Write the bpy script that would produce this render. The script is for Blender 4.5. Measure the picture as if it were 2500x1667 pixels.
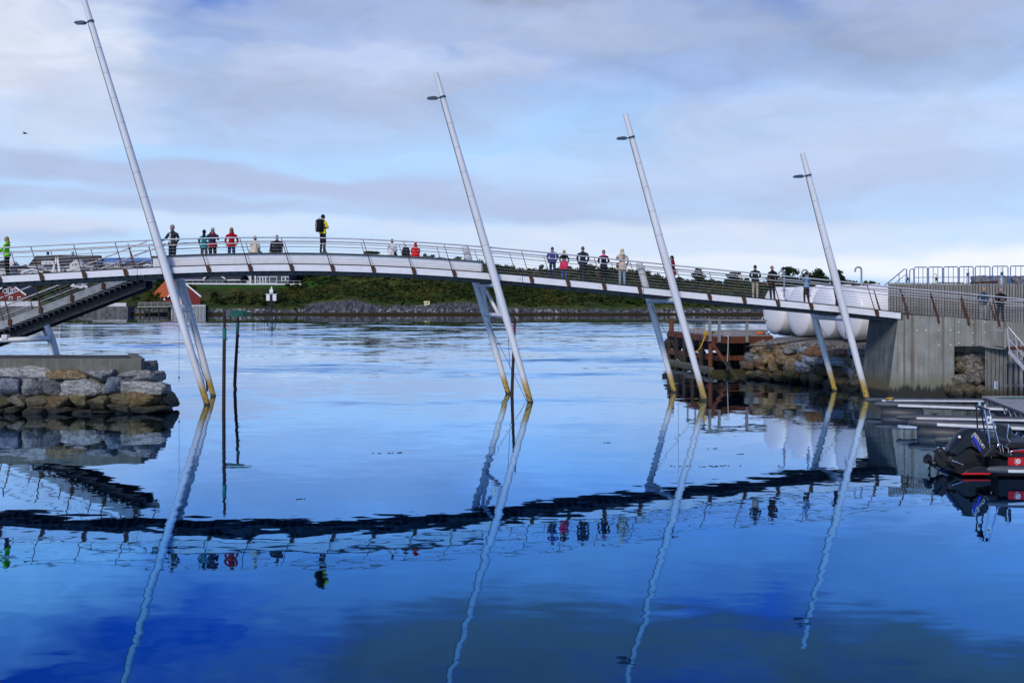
import bpy, bmesh, math, random
import numpy as np
from mathutils import Vector, Matrix, noise as mnoise
random.seed(7); rng = np.random.default_rng(7)
for o in list(bpy.data.objects): bpy.data.objects.remove(o)
SC = bpy.context.scene
COL = SC.collection
# ---------------------------------------------------------------- camera
CAMH, HZ, F = 4.5, 720.0, 2500.0          # eye height over the water, horizon row, focal length (2500 px wide frame)
cam = bpy.data.cameras.new('camera'); camo = bpy.data.objects.new('camera', cam); COL.objects.link(camo)
camo.location = (0, 0, CAMH); camo.rotation_euler = (math.radians(90), 0, 0)
cam.sensor_width = 36; cam.lens = 36; cam.shift_y = (HZ-833.5)/2500; cam.clip_start = .1; cam.clip_end = 5000
SC.camera = camo
def P(px, py, d): return Vector(((px-1250)/F*d, d, CAMH-(py-HZ)/F*d))
def PX(px, d): return (px-1250)/F*d
def PZ(py, d): return CAMH-(py-HZ)/F*d
# ---------------------------------------------------------------- world
SUN_EL, SUN_AZ = math.radians(38), math.radians(204)     # compass azimuth: behind the camera, to the left
W = bpy.data.worlds.new('World'); SC.world = W; W.use_nodes = True
nt = W.node_tree; nt.nodes.clear(); W.cycles.sampling_method = 'MANUAL'; W.cycles.sample_map_resolution = 256
class NT:
    def __init__(s, t): s.t = t
    def n(s, typ, **kw):
        nd = s.t.nodes.new(typ)
        for k, v in kw.items(): setattr(nd, k, v)
        return nd
    def put(s, sock, v):
        if isinstance(v, bpy.types.NodeSocket): s.t.links.new(v, sock)
        else:
            if isinstance(v, (tuple, list)) and len(v) == 3 and sock.type == 'RGBA': v = (*v, 1)
            sock.default_value = v
    def m(s, op, a, b=0.0, c=0.0, clamp=False):
        nd = s.n('ShaderNodeMath', operation=op, use_clamp=clamp)
        for i, v in enumerate((a, b, c)): s.put(nd.inputs[i], v)
        return nd.outputs[0]
    def vm(s, op, a, b=(0, 0, 0)):
        nd = s.n('ShaderNodeVectorMath', operation=op); s.put(nd.inputs[0], a)
        s.put(nd.inputs['Scale'] if op == 'SCALE' else nd.inputs[1], b)
        return nd.outputs[0]
    def xyz(s, v):
        nd = s.n('ShaderNodeSeparateXYZ'); s.put(nd.inputs[0], v); return nd.outputs
    def comb(s, x, y, z):
        nd = s.n('ShaderNodeCombineXYZ')
        for i, v in enumerate((x, y, z)): s.put(nd.inputs[i], v)
        return nd.outputs[0]
    def mix(s, f, a, b, mode='MIX'):
        nd = s.n('ShaderNodeMix', data_type='RGBA', blend_type=mode)
        s.put(nd.inputs[0], f); s.put(nd.inputs[6], a); s.put(nd.inputs[7], b); return nd.outputs[2]
    def noise(s, vec, scale=1, detail=3, rough=.5, out=0, dist=0.0):
        nd = s.n('ShaderNodeTexNoise'); s.put(nd.inputs['Vector'], vec); s.put(nd.inputs['Scale'], scale)
        nd.inputs['Detail'].default_value = detail; nd.inputs['Roughness'].default_value = rough; nd.inputs['Distortion'].default_value = dist
        return nd.outputs[out]
    def ss(s, v, a, b):
        nd = s.n('ShaderNodeMapRange', interpolation_type='SMOOTHSTEP'); s.put(nd.inputs[0], v)
        s.put(nd.inputs[1], a); s.put(nd.inputs[2], b); return nd.outputs[0]
    def ramp(s, v, stops, interp='LINEAR'):
        nd = s.n('ShaderNodeValToRGB'); cr = nd.color_ramp; cr.interpolation = interp
        while len(cr.elements) > 1: cr.elements.remove(cr.elements[-1])
        cr.elements[0].position = stops[0][0]; cr.elements[0].color = (*stops[0][1], 1) if not isinstance(stops[0][1], (int, float)) else (stops[0][1],)*3+(1,)
        for p_, c_ in stops[1:]:
            e = cr.elements.new(p_); e.color = (*c_, 1) if not isinstance(c_, (int, float)) else (c_,)*3+(1,)
        s.put(nd.inputs[0], v); return nd.outputs[0]
def build_world():
    q = NT(nt)
    sky = q.n('ShaderNodeTexSky', sky_type='NISHITA'); sky.sun_disc = False
    sky.sun_elevation = SUN_EL; sky.sun_rotation = SUN_AZ; sky.ozone_density = 2.2; sky.air_density = 1.0; sky.dust_density = .6
    tc = q.n('ShaderNodeTexCoord'); d = tc.outputs['Generated']
    x, y, z = q.xyz(d)
    az = q.m('ARCTAN2', x, y)                                     # 0 straight ahead
    hyp = q.m('SQRT', q.m('ADD', q.m('MULTIPLY', x, x), q.m('MULTIPLY', y, y)))
    el = q.m('ARCTAN2', z, hyp)
    base = q.comb(q.m('MULTIPLY', az, 5.0), q.m('MULTIPLY', el, 15.0), 0.0)
    wn = q.noise(base, 1.3, 3, .55, 1)
    wx, wy, _ = q.xyz(q.vm('SUBTRACT', wn, (.5, .5, .5)))
    azw = q.m('MULTIPLY_ADD', wx, .26, az); elw = q.m('MULTIPLY_ADD', wy, q.m('MULTIPLY_ADD', q.m('MAXIMUM', el, 0.0), .22, .022), el)
    clear = q.mix(1.0, sky.outputs[0], q.ramp(el, [(0, (.5, .8, 1.0)), (.17, (.42, .76, 1.0)), (.225, (.28, .60, 1.0)), (.28, (.05, .36, 1.0)), (.6, (.06, .36, 1.0)), (1, (.10, .40, 1.0))]), 'MULTIPLY'); clear = q.vm('SCALE', clear, SKY_GAIN)
    # veil of thin bright haze near the horizon
    col = q.mix(q.ramp(el, [(0, .80), (.09, .78), (.17, .62), (.22, .40), (.26, .12), (.29, .0)]), clear, VEIL)
    # the streaky middle and far cloud that covers the whole sky
    fb = q.noise(q.comb(q.m('MULTIPLY', azw, 3.0), q.m('MULTIPLY', elw, 13.0), 3.7), 1.0, 4, .58)
    gen = q.m('MULTIPLY', q.ss(fb, .48, .66), q.ramp(el, [(0, .5), (.12, .45), (.3, .5), (.5, .75)]))
    col = q.mix(gen, col, q.mix(q.ss(el, .45, .8), GREY, (3.4, 3.9, 5.2)))
    fb2 = q.noise(q.comb(q.m('MULTIPLY', azw, 9.0), q.m('MULTIPLY', elw, 34.0), 9.1), 1.0, 3, .62)
    texv = q.m('MULTIPLY_ADD', fb2, 1.5, .25)
    for (px, py, rx, ry, amt, tilt, c) in CLOUDS:
        a0 = math.atan((px-1250)/F); e0 = (HZ-py)/F
        da = q.m('SUBTRACT', azw, a0)
        de = q.m('SUBTRACT', q.m('MULTIPLY_ADD', da, tilt, elw), e0)
        r2 = q.m('ADD', q.m('POWER', q.m('ABSOLUTE', q.m('DIVIDE', da, rx/F)), 2.0), q.m('POWER', q.m('ABSOLUTE', q.m('DIVIDE', de, ry/F)), 2.0))
        f = q.m('MULTIPLY', q.m('MULTIPLY', q.ss(r2, 1.5, .05), amt), texv, clamp=True)
        col = q.mix(f, col, {'W': WHITE, 'G': GREY, 'D': DARK, 'P': PALE, 'K': KLOUD, 'B': BRIGHT, 'H': HEAVY}[c])
    shade = q.noise(q.comb(q.m('MULTIPLY', azw, 6.0), q.m('MULTIPLY', elw, 14.0), 5.5), 1.0, 5, .58)
    col = q.vm('SCALE', col, q.m('MULTIPLY_ADD', q.m('MULTIPLY', q.m('SUBTRACT', shade, .5), q.ss(el, .05, .18)), .62, 1.0))
    bg = q.n('ShaderNodeBackground'); q.put(bg.inputs[0], col); bg.inputs[1].default_value = .1
    out = q.n('ShaderNodeOutputWorld'); nt.links.new(bg.outputs[0], out.inputs[0])
SKY_GAIN = 1.35; VEIL = (5.6, 7.4, 10.6)
WHITE = (7.4, 8.1, 9.6); GREY = (4.6, 5.5, 7.9); DARK = (3.5, 4.8, 8.0); PALE = (5.7, 6.8, 9.3); KLOUD = (2.6, 2.7, 3.1); HEAVY = (3.9, 4.7, 6.6); BRIGHT = (9.2, 9.6, 10.2)
CLOUDS = [  # px, py, half width, half height, amount, tilt, colour
    (60, 190, 330, 210, .95, 0, 'W'), (560, 300, 520, 80, .6, .05, 'G'), (1000, 130, 620, 180, .95, .0, 'G'), (900, 180, 330, 70, .5, .1, 'P'),
    (1030, 50, 420, 75, .8, 0, 'D'), (1390, 150, 130, 65, .75, 0, 'D'), (1790, 190, 330, 120, .75, .05, 'D'), (1560, 60, 300, 70, .45, 0, 'P'), (2330, 70, 360, 130, .75, 0, 'G'),
    (2150, 330, 620, 130, .75, .0, 'P'), (1800, 430, 700, 60, .55, .0, 'P'), (260, 430, 700, 36, .8, .06, 'G'), (950, 475, 500, 36, .7, .09, 'G'),
    (150, 505, 600, 30, .7, .03, 'G'), (1500, 510, 900, 60, .55, .04, 'G'), (2300, 460, 500, 60, .5, .0, 'G'), (60, 575, 160, 30, .7, 0, 'G'), (1700, 600, 900, 60, .7, .0, 'W'), (2440, 648, 420, 40, .95, 0, 'B'), (1700, 655, 600, 30, .6, 0, 'B'), (400, 560, 900, 26, .5, 0, 'W'),
    (1350, 55, 620, 95, .6, .05, 'H'), (2250, 110, 520, 130, .6, 0, 'H'), (760, 230, 500, 60, .45, .05, 'H'),
    (1200, -105, 560, 125, 1.0, .1, 'K'), (2250, -115, 850, 115, 1.0, -.05, 'K'), (-60, -30, 220, 40, .5, 0, 'P'),
]
build_world()
sl = bpy.data.lights.new('sun', 'SUN'); sl.energy = 2.5; sl.angle = math.radians(12); sl.color = (1, .87, .69)
suno = bpy.data.objects.new('sun', sl); COL.objects.link(suno); suno.location = (-30, -30, 60)
sd = Vector((math.sin(SUN_AZ)*math.cos(SUN_EL), math.cos(SUN_AZ)*math.cos(SUN_EL), math.sin(SUN_EL)))
suno.rotation_euler = sd.to_track_quat('Z', 'Y').to_euler()
SC.view_settings.view_transform = 'Standard'; SC.view_settings.look = 'None'; SC.view_settings.gamma = 1; SC.view_settings.exposure = 0.0
SC.view_settings.use_curve_mapping = False
SC.render.engine = 'CYCLES'; SC.cycles.max_bounces = 6; SC.cycles.glossy_bounces = 3; SC.cycles.diffuse_bounces = 1
# ---------------------------------------------------------------- materials
MATS = {}
def mat(name, col=(.5, .5, .5), rough=.6, metal=0.0, var=.15, vscale=3.0, bump=0.0, bscale=20.0, spec=.5, fn=None):
    if name in MATS: return MATS[name]
    m = bpy.data.materials.new(name); m.use_nodes = True; t = m.node_tree; t.nodes.clear(); q = NT(t)
    out = q.n('ShaderNodeOutputMaterial'); b = q.n('ShaderNodeBsdfPrincipled'); t.links.new(b.outputs[0], out.inputs[0])
    pos = q.n('ShaderNodeNewGeometry').outputs['Position']
    c = col
    if fn: c = fn(q, pos, b)
    elif var:
        nz = q.noise(pos, vscale, 4, .6)
        c = q.mix(q.ss(nz, .3, .7), tuple(v*(1-var) for v in col), tuple(min(1, v*(1+var)) for v in col))
    q.put(b.inputs['Base Color'], c); b.inputs['Roughness'].default_value = rough; b.inputs['Metallic'].default_value = metal
    b.inputs['Specular IOR Level'].default_value = spec
    if bump:
        bn = q.n('ShaderNodeBump'); bn.inputs['Strength'].default_value = bump; bn.inputs['Distance'].default_value = .03
        q.put(bn.inputs['Height'], q.noise(pos, bscale, 5, .6)); t.links.new(bn.outputs[0], b.inputs['Normal'])
    MATS[name] = m; return m
def f_mast(q, pos, b):
    x, y, z = q.xyz(pos)
    n = q.noise(pos, 2.2, 4, .6); zz = q.m('MULTIPLY_ADD', n, .8, q.m('SUBTRACT', z, .4))
    c = q.mix(q.ss(q.noise(q.vm('MULTIPLY', pos, (2, 2, .25)), 1.2, 3), .3, .75), (.66, .67, .665), (.74, .75, .745))
    c = q.mix(q.ss(zz, 1.25, .5), c, (.46, .30, .06))
    dk = q.m('MULTIPLY', q.ss(q.noise(pos, 9, 3, .6), .5, .62), q.ss(z, .75, .1))
    c = q.mix(dk, c, (.06, .05, .02)); return q.mix(q.ss(z, .14, .04), c, (.05, .045, .02))
def f_white(q, pos, b):
    n = q.noise(q.vm('MULTIPLY', pos, (1.5, 1.5, 6)), 1.4, 5, .65); s = q.noise(q.vm('MULTIPLY', pos, (9, 9, .7)), 1.5, 3)
    c = q.mix(q.ss(n, .35, .75), (.80, .80, .80), (.70, .70, .695)); return q.mix(q.m('MULTIPLY', q.ss(s, .58, .75), .35), c, (.45, .43, .40))
def f_rust(q, pos, b):
    n = q.noise(pos, 14, 5, .7); return q.mix(q.ss(n, .35, .68), (.028, .013, .008), (.105, .04, .018))
def f_conc(q, pos, b):
    x, y, z = q.xyz(pos)
    n = q.noise(pos, 1.2, 5, .6); s = q.noise(q.vm('MULTIPLY', pos, (5, 5, .25)), 1.2, 4, .6)
    c = q.mix(q.ss(n, .3, .7), (.195, .20, .172), (.285, .29, .255)); c = q.mix(q.m('MULTIPLY', q.ss(s, .48, .78), .5), c, (.075, .075, .063))
    c = q.mix(q.m('MULTIPLY', q.ss(q.noise(q.vm('MULTIPLY', pos, (7, 7, .3)), 1.1, 3), .52, .74), .6), c, (.36, .375, .36))
    # plank board joints left by the shuttering
    bx = q.m('PINGPONG', q.m('ADD', x, q.m('MULTIPLY', y, .3)), .55); c = q.mix(q.ss(bx, .012, .004), c, (.08, .08, .07))
    # rust runs below the weathering-steel posts
    for xi, w in STAINS:
        dx = q.m('ABSOLUTE', q.m('SUBTRACT', x, q.m('MULTIPLY_ADD', q.noise(q.comb(0.0, 0.0, z), .8, 2), .06, xi)))
        c = q.mix(q.m('MULTIPLY', q.ss(dx, w, w*.3), q.m('MULTIPLY_ADD', s, .9, .15)), c, (.10, .062, .028))
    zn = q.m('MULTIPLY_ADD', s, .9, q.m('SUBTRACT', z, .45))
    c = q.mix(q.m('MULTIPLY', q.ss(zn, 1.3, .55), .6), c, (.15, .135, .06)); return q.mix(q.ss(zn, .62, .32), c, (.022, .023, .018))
STAINS = [(17.25, .07), (17.6, .1), (18.95, .085), (20.35, .1), (21.7, .09)]
def f_stone(q, pos, b):
    oi = q.n('ShaderNodeObjectInfo'); c0 = oi.outputs['Color']; x, y, z = q.xyz(pos)
    v = q.vm('ADD', pos, q.vm('SCALE', oi.outputs['Location'], 3.1))
    n = q.noise(q.vm('MULTIPLY', v, (3, 3, 7)), 1.6, 6, .65); n2 = q.noise(v, 13, 4, .7)
    c = q.mix(1.0, c0, q.mix(q.ss(n, .3, .72), (.36, .36, .36), (1.32, 1.30, 1.25)), 'MULTIPLY'); c = q.mix(q.m('MULTIPLY', q.ss(n2, .5, .68), .5), c, (.02, .02, .018))
    vein = q.ss(q.m('ABSOLUTE', q.m('SUBTRACT', q.noise(v, 3.4, 3, .5, 0, 1.2), .5)), .035, .008); c = q.mix(q.m('MULTIPLY', vein, .35), c, (.42, .41, .38))
    zn = q.m('MULTIPLY_ADD', n, .7, q.m('SUBTRACT', z, .35))
    c = q.mix(q.m('MULTIPLY', q.ss(zn, 1.05, .45), .7), c, (.075, .058, .016)); return q.mix(q.ss(zn, .45, .15), c, (.010, .011, .007))
def f_wood(c1, c2, zs=1.0):
    def f(q, pos, b):
        oi = q.n('ShaderNodeObjectInfo'); n = q.noise(q.vm('MULTIPLY', pos, (9, 9, zs)), 1.6, 5, .65)
        x, y, z = q.xyz(pos); c = q.mix(q.ss(n, .3, .7), c1, c2); c = q.mix(q.m('MULTIPLY', oi.outputs['Random'], .45), c, tuple(.5*v for v in c1))
        return q.mix(q.m('MULTIPLY', q.ss(z, .75, .2), .85), c, (.05, .042, .012))
    return f
def f_leaf(c1, c2, c3):
    def f(q, pos, b):
        at = q.n('ShaderNodeAttribute'); at.attribute_name = 'tint'
        n = q.noise(pos, .09, 3, .6); c = q.mix(at.outputs['Fac'], c1, c2); return q.mix(q.ss(n, .47, .68), c, c3)
    return f
WHITEP = mat('white_paint', rough=.45, fn=f_white); MAST = mat('mast_paint', rough=.4, fn=f_mast); RUST = mat('weathering_steel', rough=.85, fn=f_rust, bump=.3)
def f_oldconc(q, pos, b):
    n = q.noise(pos, 1.6, 5, .6); s = q.noise(q.vm('MULTIPLY', pos, (6, 6, .35)), 1.3, 4, .6); c = q.mix(q.ss(n, .3, .7), (.085, .09, .066), (.15, .15, .118)); return q.mix(q.m('MULTIPLY', q.ss(s, .45, .75), .6), c, (.20, .20, .175))
def f_shade_stain(q, pos, b):  # wing face: deck shade painted into the dark base, plus water stains
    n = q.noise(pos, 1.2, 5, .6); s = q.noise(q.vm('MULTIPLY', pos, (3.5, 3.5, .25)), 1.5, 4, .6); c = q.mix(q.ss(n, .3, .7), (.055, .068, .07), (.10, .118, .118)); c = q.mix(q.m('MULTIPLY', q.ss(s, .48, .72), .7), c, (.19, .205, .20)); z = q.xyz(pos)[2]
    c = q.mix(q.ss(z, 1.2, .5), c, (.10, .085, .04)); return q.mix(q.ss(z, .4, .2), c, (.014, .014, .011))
OLDC = mat('mossy_concrete', rough=.9, fn=f_oldconc, bump=.15, bscale=14); SHADE_STAIN = mat('shaded_stained_concrete', rough=.75, fn=f_shade_stain, bump=.12, bscale=12)
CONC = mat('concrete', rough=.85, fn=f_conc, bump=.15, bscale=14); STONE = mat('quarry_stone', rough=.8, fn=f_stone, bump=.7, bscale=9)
GALV = mat('galvanised', (.50, .51, .53), .42, .1, .1, 6); ALU = mat('aluminium', (.55, .56, .57), .4, .4, .1, 8)
DKSTEEL = mat('dark_steel', (.032, .037, .042), .6, .1, .25, 5); MIDSTEEL = mat('grey_steel', (.075, .086, .095), .55, .1, .3, 4)
WOODGREY = mat('weathered_timber', rough=.9, fn=f_wood((.22, .22, .21), (.34, .335, .32))); WOODRED = mat('red_brown_timber', rough=.9, fn=f_wood((.10, .028, .014), (.19, .062, .028)), bump=.2)
WOODDARK = mat('tarred_timber', rough=.9, fn=f_wood((.020, .016, .013), (.055, .042, .032))); PLANK = mat('bench_planks', (.055, .052, .045), .85, 0, .35, 9)
RUBBER = mat('rubber', (.012, .012, .013), .7); BLACKG = mat('gloss_black', (.014, .016, .018), .28, 0, 0); CHROME = mat('stainless', (.75, .76, .78), .18, 1.0, 0)
ROPE_D = mat('dark_rope', (.02, .022, .025), .9); ROPE_Y = mat('yellow_rope', (.62, .36, .02), .8); ROPE_W = mat('pale_rope', (.5, .48, .42), .9)
# ---------------------------------------------------------------- mesh builder
class MB:
    def __init__(s): s.v = []; s.f = []; s.mi = []; s.sm = []
    def add(s, vs, fs, mi=0, smooth=False):
        o = len(s.v); s.v += [tuple(p) for p in vs]; s.f += [tuple(i+o for i in f) for f in fs]; s.mi += [mi]*len(fs); s.sm += [smooth]*len(fs); return s
    def box(s, c, size, rot=None, mi=0):
        c = Vector(c); hx, hy, hz = [v/2 for v in size]
        vs = [Vector((a*hx, b*hy, d*hz)) for d in (-1, 1) for b in (-1, 1) for a in (-1, 1)]
        if rot is not None: vs = [rot @ p for p in vs]
        return s.add([p+c for p in vs], [(0, 2, 3, 1), (4, 5, 7, 6), (0, 1, 5, 4), (2, 6, 7, 3), (0, 4, 6, 2), (1, 3, 7, 5)], mi)
    def bar(s, a, b, w, h, mi=0, up=(0, 0, 1)):
        a, b = Vector(a), Vector(b); d = b-a; L = d.length; d.normalize(); u = Vector(up)
        if abs(d.dot(u)) > .98: u = Vector((1, 0, 0))
        sx = d.cross(u).normalized(); uz = sx.cross(d)
        return s.box((a+b)/2, (w, L, h), Matrix((sx, d, uz)).transposed(), mi)
    def tube(s, pts, r, n=8, mi=0, cap=True, smooth=True):
        pts = [Vector(p) for p in pts]; k = len(pts); rr = r if isinstance(r, (list, tuple)) else [r]*k
        vs = []; prev = None
        for i, p in enumerate(pts):
            d = (pts[min(i+1, k-1)]-pts[max(i-1, 0)]).normalized()
            if prev is None:
                u = Vector((0, 0, 1)) if abs(d.z) < .9 else Vector((0, 1, 0)); a = d.cross(u).normalized()
            else: a = (prev-d*prev.dot(d)).normalized()
            prev = a; b = d.cross(a)
            for j in range(n):
                t = 2*math.pi*j/n; vs.append(p+(a*math.cos(t)+b*math.sin(t))*rr[i])
        fs = [(i*n+j, i*n+(j+1) % n, (i+1)*n+(j+1) % n, (i+1)*n+j) for i in range(k-1) for j in range(n)]
        s.add(vs, fs, mi, smooth)
        if cap: s.add(vs[:n], [tuple(range(n))[::-1]], mi); s.add(vs[-n:], [tuple(range(n))], mi)
        return s
    def prism(s, poly, dvec, mi=0):
        poly = [Vector(p) for p in poly]; dvec = Vector(dvec); n = len(poly)
        fs = [tuple(range(n))[::-1], tuple(range(n, 2*n))]+[(i, (i+1) % n, n+(i+1) % n, n+i) for i in range(n)]
        return s.add(poly+[p+dvec for p in poly], fs, mi)
    def quad(s, a, b, c, d, mi=0): return s.add([a, b, c, d], [(0, 1, 2, 3)], mi)
    def ball(s, c, r, nu=10, nv=7, mi=0, fn=None):
        c = Vector(c); rx, ry, rz = r if isinstance(r, (tuple, list)) else (r, r, r); vs = []
        for i in range(nv+1):
            th = math.pi*i/nv
            for j in range(nu):
                ph = 2*math.pi*j/nu; u = Vector((math.sin(th)*math.cos(ph), math.sin(th)*math.sin(ph), math.cos(th)))
                if fn: u = fn(u)
                vs.append(c+Vector((u.x*rx, u.y*ry, u.z*rz)))
        fs = [(i*nu+j, (i+1)*nu+j, (i+1)*nu+(j+1) % nu, i*nu+(j+1) % nu) for i in range(nv) for j in range(nu)]
        return s.add(vs, fs, mi, True)
    def loft(s, rings, mi=0, smooth=True, cap=True):
        n = len(rings[0]); vs = [p for r in rings for p in r]
        fs = [(i*n+j, i*n+(j+1) % n, (i+1)*n+(j+1) % n, (i+1)*n+j) for i in range(len(rings)-1) for j in range(n)]
        s.add(vs, fs, mi, smooth)
        if cap: s.add(rings[0], [tuple(range(n))[::-1]], mi); s.add(rings[-1], [tuple(range(n))], mi)
        return s
    def build(s, name, mats, parent=None, loc=None, bevel=0):
        off = Vector(loc) if loc is not None else (Vector(WLOC[parent.name]) if parent else Vector((0, 0, 0)))
        me = bpy.data.meshes.new(name); me.from_pydata([tuple(Vector(p)-off) for p in s.v], [], s.f)
        for m in (mats if isinstance(mats, (list, tuple)) else [mats]): me.materials.append(m)
        me.polygons.foreach_set('material_index', s.mi); me.polygons.foreach_set('use_smooth', s.sm); me.update()
        o = bpy.data.objects.new(name, me); COL.objects.link(o)
        if parent:
            o.parent = parent; o.location = off-Vector(WLOC[parent.name])
        else: o.location = off
        WLOC[o.name] = tuple(off)
        if bevel:
            bv = o.modifiers.new('bevel', 'BEVEL'); bv.width = bevel; bv.segments = 2; bv.limit_method = 'ANGLE'
        return o
WLOC = {}
def thing(name, label, cat, loc, group=None):
    o = bpy.data.objects.new(name, None); COL.objects.link(o); o.location = loc; o.empty_display_size = .3; WLOC[o.name] = tuple(loc)
    return tag(o, label, cat, group)
def tag(o, label=None, cat=None, group=None, kind=None):
    if label: o['label'] = label
    if cat: o['category'] = cat
    if group: o['group'] = group
    if kind: o['kind'] = kind
    return o
def shared(name, me, parent, loc, rot=None, mirror=None):
    o = bpy.data.objects.new(name, me); COL.objects.link(o); o.parent = parent; o.location = Vector(loc)-Vector(WLOC[parent.name])
    if rot: o.rotation_euler = rot
    return o
def mesh_of(mb, mats):
    o = mb.build('tmp', mats); me = o.data; bpy.data.objects.remove(o); return me
# ================================================================ water
def f_water():
    m = bpy.data.materials.new('sea_water'); m.use_nodes = True; t = m.node_tree; t.nodes.clear(); q = NT(t)
    geo = q.n('ShaderNodeNewGeometry'); pos = geo.outputs['Position']; x, y, z = q.xyz(pos)
    big = q.noise(q.vm('MULTIPLY', pos, (.02, .045, 1)), 1.0, 3, .5); big2 = q.noise(q.vm('MULTIPLY', pos, (.05, .11, 1)), 1.0, 4, .55)
    yy = q.m('MULTIPLY_ADD', q.m('SUBTRACT', big2, .5), 26.0, y)
    # how far each stretch of water is ruffled: glassy basin, breeze outside the bridge, calm again under the far shore
    amp = q.ramp(q.m('DIVIDE', yy, 250.0), [(0, .0), (.12, .0), (.15, .08), (.18, .28), (.26, .62), (.40, .9), (.60, 1.0), (.655, .9), (.69, .12), (1, .06)])
    patch = q.m('MULTIPLY', q.ss(big2, .47, .66), 1.0)
    a_far = q.m('MULTIPLY', amp, q.m('MULTIPLY_ADD', patch, 2.0, .45))
    # slopes
    def slopes(sx, sy, seed, det): 
        c = q.noise(q.comb(q.m('MULTIPLY', x, sx), q.m('MULTIPLY', y, sy), seed), 1.0, det, .5, 1)
        a, b, _ = q.xyz(q.vm('SUBTRACT', c, (.5, .5, .5))); return a, b
    s1x, s1y = slopes(.75, 1.75, 0.0, 2); s2x, s2y = slopes(1.7, 4.6, 4.4, 2); s3x, s3y = slopes(.5, 2.2, 8.8, 3); s4x, s4y = slopes(1.2, 7.0, 2.2, 2); s5x, s5y = slopes(.16, .42, 6.1, 3); s6x, s6y = slopes(.55, 1.3, 3.3, 2)
    near = q.m('MULTIPLY_ADD', q.ss(big, .4, .7), .9, .55)
    sx = q.m('ADD', q.m('MULTIPLY', s1x, .018), q.m('MULTIPLY', q.m('MULTIPLY', s2x, .010), near))
    sy = q.m('ADD', q.m('MULTIPLY', s1y, .020), q.m('MULTIPLY', q.m('MULTIPLY', s2y, .019), near))
    sx = q.m('ADD', sx, q.m('MULTIPLY', a_far, q.m('MULTIPLY', s3x, .06)))
    fy = q.m('ADD', q.m('ADD', q.m('MULTIPLY', s3y, .12), q.m('MULTIPLY', s4y, .10)), q.m('ADD', q.m('MULTIPLY', s5y, .15), q.m('MULTIPLY', s6y, .15)))
    sy = q.m('ADD', sy, q.m('MULTIPLY', a_far, q.m('SUBTRACT', fy, .045)))
    nv = q.n('ShaderNodeVectorMath', operation='NORMALIZE'); q.put(nv.inputs[0], q.comb(sx, sy, 1.0)); N = nv.outputs[0]
    fr = q.n('ShaderNodeFresnel'); fr.inputs[0].default_value = 1.50; t.links.new(N, fr.inputs['Normal'])
    gl = q.n('ShaderNodeBsdfGlossy'); gl.inputs['Roughness'].default_value = .012; t.links.new(N, gl.inputs['Normal'])
    q.put(gl.inputs[0], q.ramp(fr.outputs[0], [(.10, (.14, .46, 1.0)), (.23, (.13, .46, 1.0)), (.30, (.17, .50, 1)), (.42, (.44, .69, 1)), (.52, (.66, .82, 1)), (.66, (.86, .94, 1)), (.85, (.95, .98, 1))]))
    df = q.n('ShaderNodeBsdfDiffuse'); q.put(df.inputs[0], (.003, .010, .018))
    mx = q.n('ShaderNodeMixShader'); q.put(mx.inputs[0], q.ramp(fr.outputs[0], [(0, .05), (.1, .2), (.15, .36), (.216, .55), (.29, .80), (.4, .88), (.55, .93), (1, 1.0)])); t.links.new(df.outputs[0], mx.inputs[1]); t.links.new(gl.outputs[0], mx.inputs[2])
    out = q.n('ShaderNodeOutputMaterial'); t.links.new(mx.outputs[0], out.inputs[0]); return m
wo = MB().quad((-900, -60, 0), (900, -60, 0), (900, 1800, 0), (-900, 1800, 0)).build('water', f_water()); tag(wo, kind='structure')
# ================================================================ far shore
def ntp(a): 
    xs, ys = zip(*a); return lambda v: float(np.interp(v, xs, ys))
SKYG = ntp([(-300, 668), (0, 668), (230, 662), (330, 664), (430, 670), (560, 676), (710, 676), (800, 652), (900, 632), (1050, 634), (1180, 652), (1300, 670), (1400, 667), (1500, 669), (1600, 678), (1680, 694), (1800, 691), (1900, 700), (2000, 698), (2200, 704), (2700, 710)])
DR = 285.0
def shore(x): return 230+1.6*mnoise.noise(Vector((x*.07, 3, 0)))+.7*mnoise.noise(Vector((x*.3, 9, 0)))
def gauss(v, c, w): return math.exp(-((v-c)/w)**2)
def ground(x, y):
    px = 1250+x/y*F; ys = shore(x); zr = CAMH+(HZ-SKYG(px))*DR/F
    if y < ys: return -(ys-y)*.35
    t = min(1, (y-ys)/(DR-ys)); st = lambda a, b, v: (lambda k: k*k*(3-2*k))(max(0, min(1, (v-a)/(b-a))))
    cl = 1.0+1.5*gauss(px, 830, 75)+1.1*gauss(px, 1120, 100)+.3*gauss(px, 560, 60)
    cl *= 1+.35*mnoise.noise(Vector((x*.16, 1, 5)))
    z = .35*st(0, .8, y-ys)+cl*st(.6, 2.6+.8*mnoise.noise(Vector((x*.4, 2, 2))), y-ys)
    pr = t**.85
    if 380 < px < 760:   # lawn in front of the houses is a level terrace
        k = st(380, 430, px)*(1-st(715, 760, px)); lz = (ntp([(0, 1.3), (.2, 3.3), (.38, 5.0), (.5, 6.6), (.56, 6.95), (1, 7.6)])(t)-cl-.35)/max(.1, zr-cl-.35); pr = pr*(1-k)+lz*k
    z += max(0, zr-cl-.35)*pr
    amp = min(1, (y-ys)/8)*(.15 if 400 < px < 730 else 1.0)
    z += amp*(.55*mnoise.noise(Vector((x*.11, y*.11, 0)))+.3*mnoise.noise(Vector((x*.33, y*.33, 4))))+.22*mnoise.noise(Vector((x*.9, y*.9, 8)))*min(1, (y-ys)/1.5)
    if y > DR: z -= (y-DR)*.05
    return z
xs = np.arange(-178, 150.1, .9); ysg = np.concatenate([np.arange(225, 240, .5), np.arange(240, 345, 1.3)])
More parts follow.
